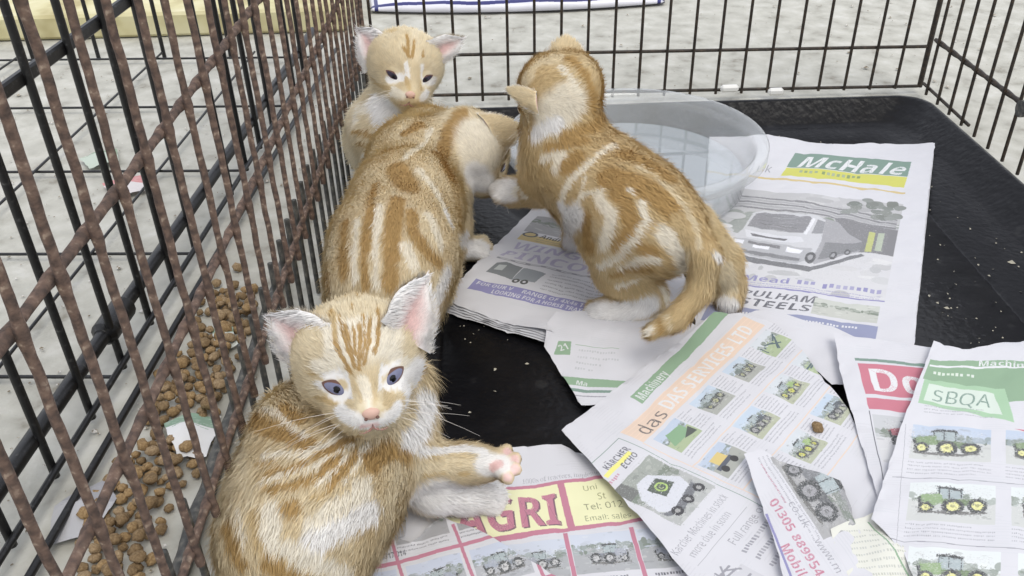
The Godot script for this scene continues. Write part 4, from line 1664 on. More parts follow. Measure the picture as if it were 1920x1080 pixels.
	for k in 4:
		if k == 0:
			words("Full range of", -42, 94, 4.4, INK.grey, 0, false)
		else:
			column(-44, 91 + k * 7.5, 34, 1, 4.4, INK.grey, 3.0)
	picture(-80, 92, 28, 24, INK.paper, Color(0.76, 0.76, 0.78), 10)
	for k in 12:
		stroke(Vector2(-80 + rng.randf() * 26, 94 + rng.randf() * 18), Vector2(-80 + rng.randf() * 26, 94 + rng.randf() * 20), 1.2, INK.grey)
	add_sheet("newspaper", "newspaper page with an orange banner over rows of small farm machine pictures", "das", 0.0095, 0.35, 67, r, [[140, -18, 40, 0.002], [-23, -28, 30, 0.001]])
	# white margin torn off beside it
	r = Rect2(0, 0, 60, 60)
	new_page(r, 3.0, 8)
	add_sheet("torn_paper", "torn blank white newspaper strip above the rows of machine pictures", "strip", 0.0062, 0.7, 68, r)
	# the page with the red advertisement
	r = Rect2(-8, -8, 95, 185)
	new_page(r, 4.0, 9)
	shape(PackedVector2Array([Vector2(11, 23), Vector2(80, 26), Vector2(80, 29), Vector2(11, 26)]), INK.deep)
	block(12, 29, 70, 33, INK.red)
	words("Do", 18, 58, 24, INK.white, 33)
	block(12, 65.5, 70, 11, INK.red)
	picture(13, 81, 60, 40, Color(0.73, 0.74, 0.75), Color(0.80, 0.80, 0.81), 60)
	print_tractor(20, 86, 34, Color(0.62, 0.36, 0.40), Color(0.5, 0.5, 0.5))
	block(11.6, 78, 0.6, 80, INK.dark)
	column(16, 124, 50, 9, 3.4, INK.grey)
	add_sheet("newspaper", "newspaper page with a white letter D on a red block", "do", 0.0122, 0.3, 69, r, [[0, 0, 30, 0.002]])
	# the torn page with red telephone numbers
	r = Rect2(-10, -60, 125, 90)
	new_page(r, 4.6, 10)
	picture(8, -50, 60, 36, Color(0.56, 0.56, 0.57), Color(0.62, 0.62, 0.62), 90)
	print_tractor(14, -42, 46, Color(0.44, 0.45, 0.46), Color(0.56, 0.56, 0.57))
	column(6, -13, 60, 3, 3.0, INK.grey)
	words("www.m", 66, -9, 4.6, INK.grey, 22, false)
	words("co.uk", 40, -7.5, 4.6, INK.grey, 18, false)
	words("01305 889954", 34, 1.5, 5.2, INK.rose, 52)
	words("Mobile:", 62, 10, 5.6, INK.rose, 26)
	column(10, -7, 30, 1, 3.0, INK.rose)
	stroke(Vector2(40, 6.5), Vector2(100, 17.5), 1.4, INK.violet)
	add_sheet("torn_newspaper", "torn newspaper strip with red telephone numbers and a grey tractor picture", "torn", 0.0146, 0.8, 71, r, [[0, 0, 30, 0.003]])
	# a crumpled yellowish scrap of newsprint
	r = Rect2(0, 0, 60, 60)
	new_page(r, 4.0, 12)
	block(0, 0, 60, 60, Color(0.845, 0.845, 0.80))
	column(4, 6, 50, 12, 4.0, Color(0.70, 0.71, 0.66))
	stroke(Vector2(20, 0), Vector2(34, 60), 1.2, INK.green)
	add_sheet("torn_paper", "crumpled yellowish scrap of newsprint beside the telephone number strip", "crumple", 0.0136, 0.9, 72, r, [[24, 20, 24, 0.006]])
	# the page of green tractors
	r = Rect2(-35, -35, 170, 260)
	new_page(r, 4.6, 11)
	shape(PackedVector2Array([Vector2(0, 19), Vector2(120, 12), Vector2(120, 40), Vector2(46, 60), Vector2(44, 46), Vector2(-3, 40)]), INK.green)
	shape(PackedVector2Array([Vector2(0, 24), Vector2(120, 20), Vector2(120, 22), Vector2(0, 26)]), INK.white)
	words("Machinery", 30, 22, 5.4, INK.white, 40)
	column(3, 31, 30, 1, 5.0, Color(0.80, 0.86, 0.78), 3.6)
	shape(PackedVector2Array([Vector2(-2, 40), Vector2(46, 46), Vector2(52, 78), Vector2(44, 76), Vector2(-4, 66)]), Color(0.60, 0.74, 0.60))
	shape(PackedVector2Array([Vector2(1, 45), Vector2(40, 50), Vector2(45, 72), Vector2(-1, 63)]), Color(0.79, 0.84, 0.79))
	words("SBQA", 4, 62, 12, INK.deep, 34, false, 0, 0.08)
	column(0, 68, 40, 3, 3.0, INK.grey)
	shape(PackedVector2Array([Vector2(52, 84), Vector2(60, 84), Vector2(110, 96), Vector2(110, 99)]), INK.red)
	for row in 3:
		for c in 3:
			var x := -5.0 + c * 52.0 + row * 3.0
			var y := 86.0 + row * 50.0
			picture(x, y, 44, 31, INK.blue if row == 0 else Color(0.84, 0.86, 0.86), Color(0.76, 0.77, 0.76), 24)
			print_tractor(x + rng.randf_range(0, 5), y + rng.randf_range(3, 8), rng.randf_range(34, 40), Color(0.54, 0.64, 0.46).darkened(rng.randf() * 0.2), Color(0.86, 0.85, 0.56), rng.randf() < 0.3)
			column(x, y + 33, 44, 4, 2.8, INK.grey)
		stroke(Vector2(-12, 132 + row * 50), Vector2(120, 134 + row * 50), 0.5, INK.grey)
	stroke(Vector2(-9, 86), Vector2(-4, 215), 0.4, INK.grey)
	add_sheet("newspaper", "newspaper page of green tractor pictures with a green SBQA heading", "sbqa", 0.0168, 0.35, 73, r, [[0, 0, 34, 0.002], [39, -1, 20, 0.003], [-20, 168, 30, 0.001]])


const FRAME := {
	"left": [0.0361, -0.6946, 0.902, 0.4318, -0.4801, 0.8772],
	"right": [0.2804, -0.835, 0.9619, 0.2735, -0.445, 0.8955],
	"das": [0.0734, -0.4004, 0.6708, -0.7416, 0.7832, 0.6218],
	"agri": [-0.061, -0.3864, 0.9981, -0.0619, 0.0769, 0.997],
	"torn": [0.1376, -0.368, 0.189, 0.982, -0.9204, 0.391],
	"do": [0.2278, -0.4831, 0.9863, 0.1652, -0.2062, 0.9785],
	"sbqa": [0.2867, -0.4642, 0.989, 0.1477, -0.4522, 0.8919],
	"c21": [0.0447, -0.4918, 0.9757, 0.219, -0.219, 0.9757],
	"grey": [-0.1024, -0.3418, 0.7555, -0.6551, 0.6551, 0.7555],
	"fold": [-0.0726, -0.3141, 0.9686, -0.2487, 0.2487, 0.9686],
	"strip": [0.1809, -0.5249, 0.8835, 0.4685, -0.4685, 0.8835],
	"crumple": [0.1708, -0.3188, 0.9988, 0.0483, -0.0483, 0.9988],
}
const EDGE := {
	"left": [-1.7, -1.5, 16.9, -24.7, 103.6, -29.5, 168.2, 89.6, 171.8, 173.0, 87.1, 173.2, 43.2, 168.5, 0.0, 163.0, -2.9, 93.2],
	"right": [-54.8, 16.2, -0.5, -2.8, 31.9, 3.1, 64.5, 15.4, 102.3, -5.3, 157.8, -9.1, 160.0, 162.0, 164.3, 356.9, 94.9, 383.0, 22.0, 374.4],
	"das": [-23.1, -28.4, 57.4, -25.4, 139.7, -17.8, 154.5, -0.2, 156.5, 20.7, 140.0, 45.8, 117.8, 70.3, 94.5, 97.2, 47.1, 134.8, 9.9, 157.3, -33.1, 162.9, -64.9, 123.6, -75.4, 88.0, -55.1, 46.1],
	"agri": [15.9, -6.4, 57.4, -5.3, 96.6, -4.1, 132.1, 23.8, 154.0, 108.6, -13.6, 96.8, -3.6, 52.9, 1.4, 19.7],
	"torn": [0.4, 1.0, -0.2, -11.4, 12.3, -17.5, 25.4, -32.3, 39.2, -44.2, 52.0, -41.2, 72.2, -35.3, 101.6, -24.2, 82.7, 18.2, 45.2, 8.4],
	"do": [0.1, -1.3, 31.2, 2.7, 62.0, 7.6, 77.4, 26.6, 47.9, 104.7, 19.9, 161.2, 7.0, 164.6, 4.7, 114.2, 0.2, 67.3],
	"sbqa": [0.3, -0.0, 18.9, 6.3, 38.8, -0.7, 60.7, -10.6, 120.0, -21.7, 101.2, 200.9, 6.0, 211.6, -1.3, 191.2, -19.6, 168.4, -11.1, 84.0],
	"c21": [-12.8, 8.3, -14.9, -18.6, -10.1, -35.5, 67.8, -46.9, 109.0, -21.2, 55.9, 55.7, 19.8, 63.4],
	"grey": [-0.6, 1.8, 40.5, 4.5, 54.9, 10.8, 27.7, 41.8, -1.4, 24.0],
	"fold": [-14.3, -15.5, -2.5, -26.2, 5.9, -20.0, 24.0, -3.7, 43.1, -16.5, 62.0, 0.4, 79.0, 23.6, 103.3, 57.7, -18.6, 20.3],
	"strip": [-1.3, 6.8, 12.5, -8.4, 36.0, -4.5, 57.9, -6.0, 88.1, 6.2, 87.3, 50.4, 68.7, 59.0, 43.4, 33.3],
	"crumple": [-1.5, 5.4, 13.1, -1.8, 28.9, -7.4, 30.9, 19.3, 32.1, 42.1, -0.6, 43.7],
}
const COATS := [[0.715, 0.588, 0.385], [0.81, 0.72, 0.55], [0.885, 0.83, 0.71], [0.945, 0.92, 0.86], [0.955, 0.95, 0.945], [0.91, 0.785, 0.77]]
const K1 := {
	"cell": 0.0022, "base": 1.6,
	"bones": [
	[-0.0702, 0.1169, -0.3501, 0.025, -0.0677, 0.1214, -0.3402, 0.024, 0.008, 0.0045, 1],
	[-0.0806, 0.1247, -0.3377, 0.016, -0.0554, 0.1249, -0.3441, 0.016, 0.01, 0.0034, 1],
	[-0.0732, 0.1131, -0.3294, 0.0145, -0.0796, 0.1137, -0.3343, 0.0145, 0.009, 0.0042, 1],
	[-0.0577, 0.1133, -0.3333, 0.0145, -0.0544, 0.1139, -0.3407, 0.0145, 0.009, 0.0042, 1],
	[-0.0634, 0.1286, -0.3228, 0.009, -0.0601, 0.1162, -0.3102, 0.0065, 0.008, 0.002, 1],
	[-0.0664, 0.1089, -0.3111, 0.0083, -0.0703, 0.108, -0.3162, 0.0085, 0.008, 0.0024, 1],
	[-0.0548, 0.109, -0.314, 0.0083, -0.0538, 0.1082, -0.3204, 0.0085, 0.008, 0.0024, 1],
	[-0.0614, 0.102, -0.316, 0.007, -0.064, 0.1032, -0.3262, 0.011, 0.008, 0.004, 1],
	[-0.065, 0.052, -0.3574, 0.0238, -0.0773, 0.052, -0.3478, 0.0298, 0.015, 0.0075, 0],
	[-0.0773, 0.052, -0.3478, 0.0298, -0.0881, 0.05, -0.3367, 0.0357, 0.015, 0.0075, 0],
	[-0.0881, 0.05, -0.3367, 0.0357, -0.0956, 0.048, -0.3204, 0.0377, 0.015, 0.0075, 0],
	[-0.0956, 0.048, -0.3204, 0.0377, -0.0995, 0.044, -0.305, 0.0377, 0.015, 0.0075, 0],
	[-0.1049, 0.07, -0.348, 0.0218, -0.0881, 0.05, -0.3367, 0.0278, 0.012, 0.0075, 0],
	[-0.0699, 0.078, -0.3494, 0.0179, -0.065, 0.052, -0.3574, 0.0219, 0.012, 0.007, 0],
	[-0.0499, 0.075, -0.3734, 0.0126, -0.0514, 0.058, -0.3627, 0.0136, 0.01, 0.009, 0],
	[-0.1048, 0.038, -0.2955, 0.0318, -0.0938, 0.03, -0.284, 0.0218, 0.01, 0.0075, 0],
	[-0.0994, 0.03, -0.2796, 0.0186, -0.0811, 0.022, -0.308, 0.0116, 0.006, 0.0045, 0],
	[-0.0811, 0.022, -0.308, 0.0116, -0.0708, 0.01, -0.3284, 0.0086, 0.006, 0.0045, 0],
	[-0.0556, 0.055, -0.3504, 0.0158, -0.0409, 0.042, -0.3471, 0.0113, 0.006, 0.004, 0],
	[-0.0409, 0.042, -0.3471, 0.0113, -0.0211, 0.04, -0.3474, 0.0096, 0.006, 0.004, 0],
	[-0.0211, 0.04, -0.3474, 0.0096, -0.0117, 0.04, -0.3469, 0.008, 0.006, 0.004, 0],
	[-0.0117, 0.04, -0.3469, 0.008, -0.0063, 0.04, -0.3466, 0.0076, 0.006, 0.004, 0],
	[-0.0558, 0.04, -0.3531, 0.0155, -0.0394, 0.022, -0.3463, 0.011, 0.006, 0.005, 0],
	[-0.0394, 0.022, -0.3463, 0.011, -0.0239, 0.0135, -0.3497, 0.009, 0.006, 0.005, 0],
	[-0.0239, 0.0135, -0.3497, 0.009, -0.0113, 0.011, -0.3514, 0.0093, 0.006, 0.005, 0],
	[-0.0054, 0.042, -0.3445, 0.005, 0.0019, 0.044, -0.3522, 0.0036, 0.0018, 0.0005, 0],
	[-0.0054, 0.042, -0.3445, 0.005, 0.0066, 0.044, -0.3458, 0.0036, 0.0018, 0.0005, 0],
	[-0.0054, 0.042, -0.3445, 0.005, 0.0066, 0.044, -0.338, 0.0036, 0.0018, 0.0005, 0],
	[-0.0054, 0.042, -0.3445, 0.005, 0.0022, 0.044, -0.3316, 0.0036, 0.0018, 0.0005, 0],
	[-0.0122, 0.011, -0.3507, 0.0071, -0.0062, 0.008, -0.3589, 0.0051, 0.003, 0.003, 0],
	[-0.0122, 0.011, -0.3507, 0.0071, -0.0042, 0.008, -0.3519, 0.0051, 0.003, 0.003, 0],
	[-0.0122, 0.011, -0.3507, 0.0071, -0.0073, 0.008, -0.3461, 0.0051, 0.003, 0.003, 0],
	],
	"marks": [
	[3, 0.0145, -0.0713, 0.1407, -0.3248, -0.0572, 0.1406, -0.3282],
	[2, 0.0112, -0.0704, 0.1461, -0.3424, -0.0585, 0.1446, -0.346],
	[2, 0.0053, -0.0839, 0.1392, -0.3276, -0.0815, 0.1301, -0.3194],
	[2, 0.005, -0.0415, 0.1295, -0.334, -0.0439, 0.1272, -0.329],
	[2, 0.0034, -0.0888, 0.1376, -0.33, -0.0896, 0.1278, -0.3229, -0.0829, 0.117, -0.3165],
	[3, 0.0034, -0.0815, 0.1301, -0.3194, -0.0712, 0.1323, -0.3161],
	[3, 0.0034, -0.0526, 0.1346, -0.3239, -0.0441, 0.1228, -0.3266],
	[0, 0.001, -0.0771, 0.145, -0.34, -0.0735, 0.1405, -0.3252, -0.0698, 0.1356, -0.3176, -0.0658, 0.1306, -0.313],
	[0, 0.001, -0.0741, 0.1391, -0.3619, -0.0688, 0.1434, -0.3292, -0.0661, 0.1382, -0.3192, -0.0642, 0.1327, -0.3141],
	[0, 0.001, -0.0675, 0.1404, -0.3595, -0.0633, 0.143, -0.3293, -0.0623, 0.1368, -0.3176, -0.0624, 0.1318, -0.3136],
	[0, 0.001, -0.0588, 0.1434, -0.3328, -0.059, 0.1387, -0.3221, -0.0605, 0.1329, -0.3148],
	[0, 0.001, -0.056, 0.1442, -0.3399, -0.0555, 0.1388, -0.3265, -0.0566, 0.1356, -0.3196],
	[1, 0.0015, -0.0752, 0.1453, -0.3374, -0.073, 0.1406, -0.3251],
	[0, 0.0007, -0.072, 0.1454, -0.3349, -0.0693, 0.1409, -0.3245, -0.0673, 0.1376, -0.3188],
	[0, 0.0007, -0.0616, 0.1449, -0.335, -0.0606, 0.1393, -0.3221, -0.0613, 0.135, -0.3161],
	[0, 0.0007, -0.0674, 0.1462, -0.3421, -0.0656, 0.1421, -0.3267, -0.0639, 0.137, -0.3175],
	[0, 0.001, -0.0423, 0.1228, -0.3293],
	[1, 0.0012, -0.0955, 0.1184, -0.3279, -0.0823, 0.1268, -0.3183],
	[1, 0.0015, -0.0831, 0.1153, -0.3166, -0.0722, 0.1158, -0.3081],
	[2, 0.0015, -0.0476, 0.1156, -0.3163, -0.0434, 0.1145, -0.325],
	[4, 0.0022, -0.0814, 0.1224, -0.3167, -0.0749, 0.1184, -0.3126, -0.068, 0.1225, -0.3099],
	[4, 0.0019, -0.0787, 0.1265, -0.3169, -0.0714, 0.1296, -0.3149],
	[4, 0.0019, -0.0527, 0.1281, -0.3184, -0.0473, 0.1268, -0.3248],
	[4, 0.0022, -0.0525, 0.122, -0.3145, -0.0477, 0.1183, -0.3199, -0.0431, 0.1193, -0.3269],
	[4, 0.0014, -0.0683, 0.1297, -0.3135, -0.0668, 0.1215, -0.3084],
	[4, 0.0014, -0.0539, 0.13, -0.3181, -0.0545, 0.1222, -0.3106],
	[3, 0.0024, -0.0616, 0.1283, -0.3111, -0.0594, 0.1224, -0.307],
	[2, 0.0014, -0.0647, 0.1222, -0.3075, -0.0638, 0.1177, -0.3037],
	[2, 0.0012, -0.0545, 0.1214, -0.3097, -0.0545, 0.1174, -0.3053],
	[3, 0.0021, -0.0598, 0.1234, -0.3077, -0.059, 0.1188, -0.304],
	[4, 0.0036, -0.0722, 0.1153, -0.3076, -0.0658, 0.1138, -0.3028, -0.0602, 0.1106, -0.3025],
	[4, 0.0031, -0.0475, 0.1124, -0.3107, -0.052, 0.111, -0.3053, -0.0568, 0.1098, -0.3033],
	[5, 0.001, -0.0627, 0.1096, -0.3024, -0.0561, 0.1092, -0.3036],
	[4, 0.0071, -0.0411, 0.1167, -0.3302, -0.0407, 0.0758, -0.3631, -0.0432, 0.0698, -0.3491, -0.0492, 0.0705, -0.3366],
	[4, 0.0035, -0.0453, 0.1202, -0.324, -0.0449, 0.1069, -0.3188],
	[0, 0.0044, -0.1236, 0.0825, -0.3431, -0.1057, 0.0896, -0.3245, -0.0901, 0.0902, -0.3152],
	[0, 0.0034, -0.1086, 0.0917, -0.339, -0.0947, 0.0921, -0.3296],
	[3, 0.0013, -0.1163, 0.0891, -0.344, -0.1026, 0.0912, -0.3302, -0.0911, 0.091, -0.3192],
	[1, 0.0031, -0.0913, 0.0928, -0.3336, -0.0827, 0.0917, -0.3267, -0.0773, 0.0899, -0.3227],
	[3, 0.002, -0.1118, 0.086, -0.3136, -0.0895, 0.0886, -0.3097, -0.0757, 0.0881, -0.319],
	[0, 0.0015, -0.1102, 0.084, -0.3036, -0.0999, 0.0863, -0.3035, -0.0908, 0.0873, -0.3062],
	[0, 0.001, -0.114, 0.0843, -0.3105, -0.1029, 0.0871, -0.307],
	[3, 0.001, -0.1104, 0.0825, -0.2993, -0.0987, 0.0857, -0.3016, -0.0855, 0.0863, -0.3056, -0.0714, 0.0856, -0.3188],
	[0, 0.002, -0.106, 0.0822, -0.2953, -0.0952, 0.0836, -0.2967, -0.0851, 0.0843, -0.3016, -0.0761, 0.0856, -0.3115, -0.0647, 0.1025, -0.3046],
	[0, 0.0015, -0.0864, 0.0877, -0.3084, -0.0794, 0.0878, -0.3137, -0.0723, 0.087, -0.3211],
	[3, 0.001, -0.0848, 0.0821, -0.2974, -0.0778, 0.0835, -0.3052, -0.0729, 0.0841, -0.3121, -0.0653, 0.0828, -0.3234],
	[0, 0.0018, -0.0798, 0.0807, -0.2985, -0.0737, 0.0822, -0.307, -0.0692, 0.0834, -0.317],
	[3, 0.0011, -0.0735, 0.0789, -0.3017, -0.0697, 0.0805, -0.3092, -0.0665, 0.0815, -0.3182, -0.0579, 0.08, -0.3299],
	[0, 0.0057, -0.0627, 0.0769, -0.3162, -0.0575, 0.0759, -0.3266],
	[3, 0.0033, -0.0646, 0.0742, -0.307, -0.0689, 0.0751, -0.3017],
	[3, 0.0053, -0.1043, 0.0782, -0.2872, -0.1044, 0.0704, -0.277],
	[3, 0.0039, -0.0863, 0.0731, -0.283, -0.0754, 0.0742, -0.2928, -0.0645, 0.0718, -0.3037],
	[0, 0.0041, -0.0963, 0.079, -0.2877, -0.0935, 0.079, -0.2882],
	[1, 0.0015, -0.0867, 0.0795, -0.2917, -0.08, 0.0788, -0.2953],
	[4, 0.0054, -0.0863, 0.0671, -0.2775, -0.0752, 0.0674, -0.2851, -0.0623, 0.0636, -0.2988],
	[0, 0.0039, -0.1275, 0.0665, -0.2891, -0.1191, 0.0606, -0.2739],
	[2, 0.0025, -0.1255, 0.078, -0.3305, -0.1184, 0.0811, -0.3069, -0.1144, 0.0781, -0.2927],
	[1, 0.0024, -0.1123, 0.077, -0.2888, -0.1098, 0.0682, -0.2761],
	[3, 0.0015, -0.1207, 0.0747, -0.293, -0.1179, 0.0679, -0.2798],
	[0, 0.0043, -0.1063, 0.0628, -0.2715, -0.0961, 0.056, -0.2689, -0.0852, 0.0475, -0.2682],
	[3, 0.0043, -0.0959, 0.0677, -0.2753, -0.0844, 0.0591, -0.2736, -0.074, 0.048, -0.2762],
	[0, 0.0035, -0.055, 0.0727, -0.3276, -0.0488, 0.065, -0.3324],
	[2, 0.0039, -0.0449, 0.0538, -0.3338, -0.029, 0.0478, -0.3391, -0.0146, 0.0459, -0.3387],
	[1, 0.0014, -0.0426, 0.0482, -0.3343, -0.0208, 0.0434, -0.3368],
	[4, 0.0025, -0.0433, 0.0613, -0.3391, -0.029, 0.0517, -0.3469, -0.0108, 0.0497, -0.3464],
	[4, 0.0073, -0.0101, 0.0466, -0.34, -0.0025, 0.0474, -0.3389],
	[5, 0.0028, -0.0062, 0.0457, -0.3385, -0.0028, 0.0474, -0.3389],
	[5, 0.0028, 0.0019, 0.047, -0.3482],
	[5, 0.0028, 0.0063, 0.0464, -0.343],
	[5, 0.0028, 0.006, 0.0465, -0.3355],
	[5, 0.0027, 0.002, 0.0469, -0.3296],
	[4, 0.0133, -0.0411, 0.0312, -0.3356, -0.0248, 0.0212, -0.3404, -0.0033, 0.0132, -0.3458],
	],
	"ears": [
	[-0.0795, 0.1456, -0.3334, -0.0976, 0.123, -0.3309, -0.1068, 0.143, -0.3442],
	[-0.0511, 0.1481, -0.3333, -0.0327, 0.1289, -0.3359, -0.0336, 0.1577, -0.3501],
	],
	"head": [-0.068, 0.118, -0.3414, 0.9695, 0.0095, -0.245, -0.0642, 0.9743, -0.2161, 0.2366, 0.2253, 0.9451, 1],
}
const K2 := {
	"cell": 0.003, "base": 1.7,
	"bones": [
	[-0.0226, 0.0918, -0.6526, 0.0255, -0.0131, 0.0856, -0.654, 0.0245, 0.0082, 0.0045, 1],
	[-0.0063, 0.0929, -0.6445, 0.0163, -0.0159, 0.083, -0.6672, 0.0163, 0.0102, 0.0034, 1],
	[-0.0105, 0.0773, -0.6419, 0.0148, -0.012, 0.0846, -0.6384, 0.0148, 0.0092, 0.0042, 1],
	[-0.0164, 0.0712, -0.6558, 0.0148, -0.0217, 0.0747, -0.6611, 0.0148, 0.0092, 0.0042, 1],
	[0.0031, 0.0747, -0.6561, 0.0092, 0.0022, 0.058, -0.6483, 0.0066, 0.0082, 0.002, 1],
	[-0.0024, 0.0588, -0.6396, 0.0085, -0.0057, 0.0641, -0.6375, 0.0087, 0.0082, 0.0024, 1],
	[-0.0068, 0.0542, -0.65, 0.0085, -0.012, 0.0576, -0.6523, 0.0087, 0.0082, 0.0024, 1],
	[-0.0118, 0.0559, -0.6415, 0.0071, -0.0174, 0.065, -0.6431, 0.0112, 0.0082, 0.004, 1],
	[-0.0549, 0.078, -0.6876, 0.026, -0.0609, 0.078, -0.639, 0.034, 0.015, 0.0068, 0],
	[-0.0609, 0.078, -0.639, 0.034, -0.0649, 0.072, -0.5798, 0.038, 0.015, 0.0068, 0],
	[-0.0649, 0.072, -0.5798, 0.038, -0.071, 0.062, -0.536, 0.042, 0.015, 0.0068, 0],
	[-0.071, 0.062, -0.536, 0.042, -0.0747, 0.052, -0.504, 0.041, 0.015, 0.0068, 0],
	[-0.032, 0.083, -0.6661, 0.02, -0.0538, 0.075, -0.6878, 0.0221, 0.012, 0.0065, 0],
	[-0.0386, 0.06, -0.6269, 0.0226, -0.0335, 0.035, -0.62, 0.0136, 0.006, 0.0045, 0],
	[-0.0335, 0.035, -0.62, 0.0136, -0.0312, 0.014, -0.6204, 0.0101, 0.006, 0.0045, 0],
	[-0.0312, 0.014, -0.6204, 0.0101, -0.0176, 0.01, -0.6229, 0.0092, 0.006, 0.0045, 0],
	[-0.0197, 0.011, -0.6214, 0.0071, -0.0111, 0.008, -0.638, 0.0051, 0.004, 0.003, 0],
	[-0.0197, 0.011, -0.6214, 0.0071, -0.0081, 0.008, -0.6265, 0.0051, 0.004, 0.003, 0],
	[-0.0197, 0.011, -0.6214, 0.0071, -0.0112, 0.008, -0.6158, 0.0051, 0.004, 0.003, 0],
	[-0.0508, 0.045, -0.5556, 0.0286, -0.0475, 0.02, -0.5475, 0.0136, 0.006, 0.0045, 0],
	[-0.0475, 0.02, -0.5475, 0.0136, -0.0371, 0.01, -0.59, 0.0092, 0.006, 0.0045, 0],
	],
	"marks": [
	[0, 0.0088, -0.0589, 0.1074, -0.546, -0.0664, 0.1111, -0.5629],
	[0, 0.0055, -0.0641, 0.1064, -0.5273, -0.0663, 0.0965, -0.5028, -0.067, 0.0766, -0.4721],
	[0, 0.0031, -0.0799, 0.1075, -0.5498, -0.0814, 0.1042, -0.5215, -0.083, 0.0936, -0.4986, -0.0824, 0.077, -0.4724],
	[0, 0.0045, -0.0991, 0.0946, -0.519, -0.0971, 0.0791, -0.4826],
	[0, 0.0031, -0.1114, 0.0684, -0.4945, -0.1096, 0.065, -0.4862],
	[3, 0.0027, -0.0757, 0.1053, -0.5219, -0.076, 0.0941, -0.4974, -0.0752, 0.0772, -0.4717],
	[3, 0.0024, -0.0897, 0.0992, -0.5158, -0.0893, 0.0787, -0.4765],
	[2, 0.0021, -0.1084, 0.0879, -0.53, -0.1074, 0.0756, -0.4953],
	[0, 0.0049, -0.0545, 0.1011, -0.5188, -0.0533, 0.0941, -0.5063, -0.0457, 0.0842, -0.5, -0.039, 0.0752, -0.4997],
	[3, 0.0039, -0.0445, 0.097, -0.5228, -0.0404, 0.0907, -0.5172, -0.0372, 0.0819, -0.5103],
	[3, 0.0044, -0.0577, 0.0897, -0.4955, -0.053, 0.0815, -0.4856],
	[2, 0.0041, -0.0485, 0.0764, -0.484, -0.055, 0.0739, -0.4755],
	[3, 0.0033, -0.0516, 0.1093, -0.5657, -0.0405, 0.099, -0.5518, -0.032, 0.0864, -0.5353],
	[4, 0.0029, -0.0341, 0.0902, -0.5399, -0.0306, 0.0836, -0.5328],
	[1, 0.0069, -0.0337, 0.1, -0.5837, -0.0265, 0.0843, -0.5671, -0.0257, 0.0715, -0.5502],
	[0, 0.0054, -0.0409, 0.105, -0.5988, -0.0311, 0.0968, -0.5796],
	[2, 0.0057, -0.0596, 0.111, -0.6614, -0.0709, 0.112, -0.6187],
	[0, 0.0036, -0.065, 0.1133, -0.6202, -0.0536, 0.1149, -0.6335],
	[1, 0.0038, -0.0766, 0.1115, -0.5919, -0.0635, 0.1127, -0.5974],
	[3, 0.0023, -0.062, 0.1136, -0.5771, -0.0523, 0.1104, -0.6016, -0.0456, 0.1124, -0.6307],
	[0, 0.0069, -0.0375, 0.1018, -0.6102, -0.0306, 0.1087, -0.6332, -0.0206, 0.1171, -0.6487],
	[3, 0.0179, -0.0105, 0.1026, -0.6287, -0.0082, 0.0882, -0.6232],
	[4, 0.0108, -0.0149, 0.0762, -0.6252, -0.0091, 0.0654, -0.6281],
	[2, 0.0066, 0.0028, 0.1069, -0.64],
	[2, 0.0041, -0.0133, 0.1154, -0.647, -0.0072, 0.1132, -0.6465],
	[4, 0.0085, -0.0236, 0.0176, -0.6113, -0.011, 0.0143, -0.6153],
	[4, 0.0055, -0.0253, 0.068, -0.5375, -0.0258, 0.0323, -0.6071],
	[4, 0.0063, -0.0328, 0.0637, -0.5044, -0.0378, 0.0593, -0.4875, -0.0421, 0.0582, -0.4799],
	],
	"ears": [
	[-0.0084, 0.1152, -0.6481, 0.0055, 0.0914, -0.6346, 0.0221, 0.1008, -0.6548],
	],
	"head": [-0.0163, 0.085, -0.6523, -0.3632, -0.3745, -0.8531, 0.5588, 0.6452, -0.5211, 0.7456, -0.666, -0.025, 1.02],
}
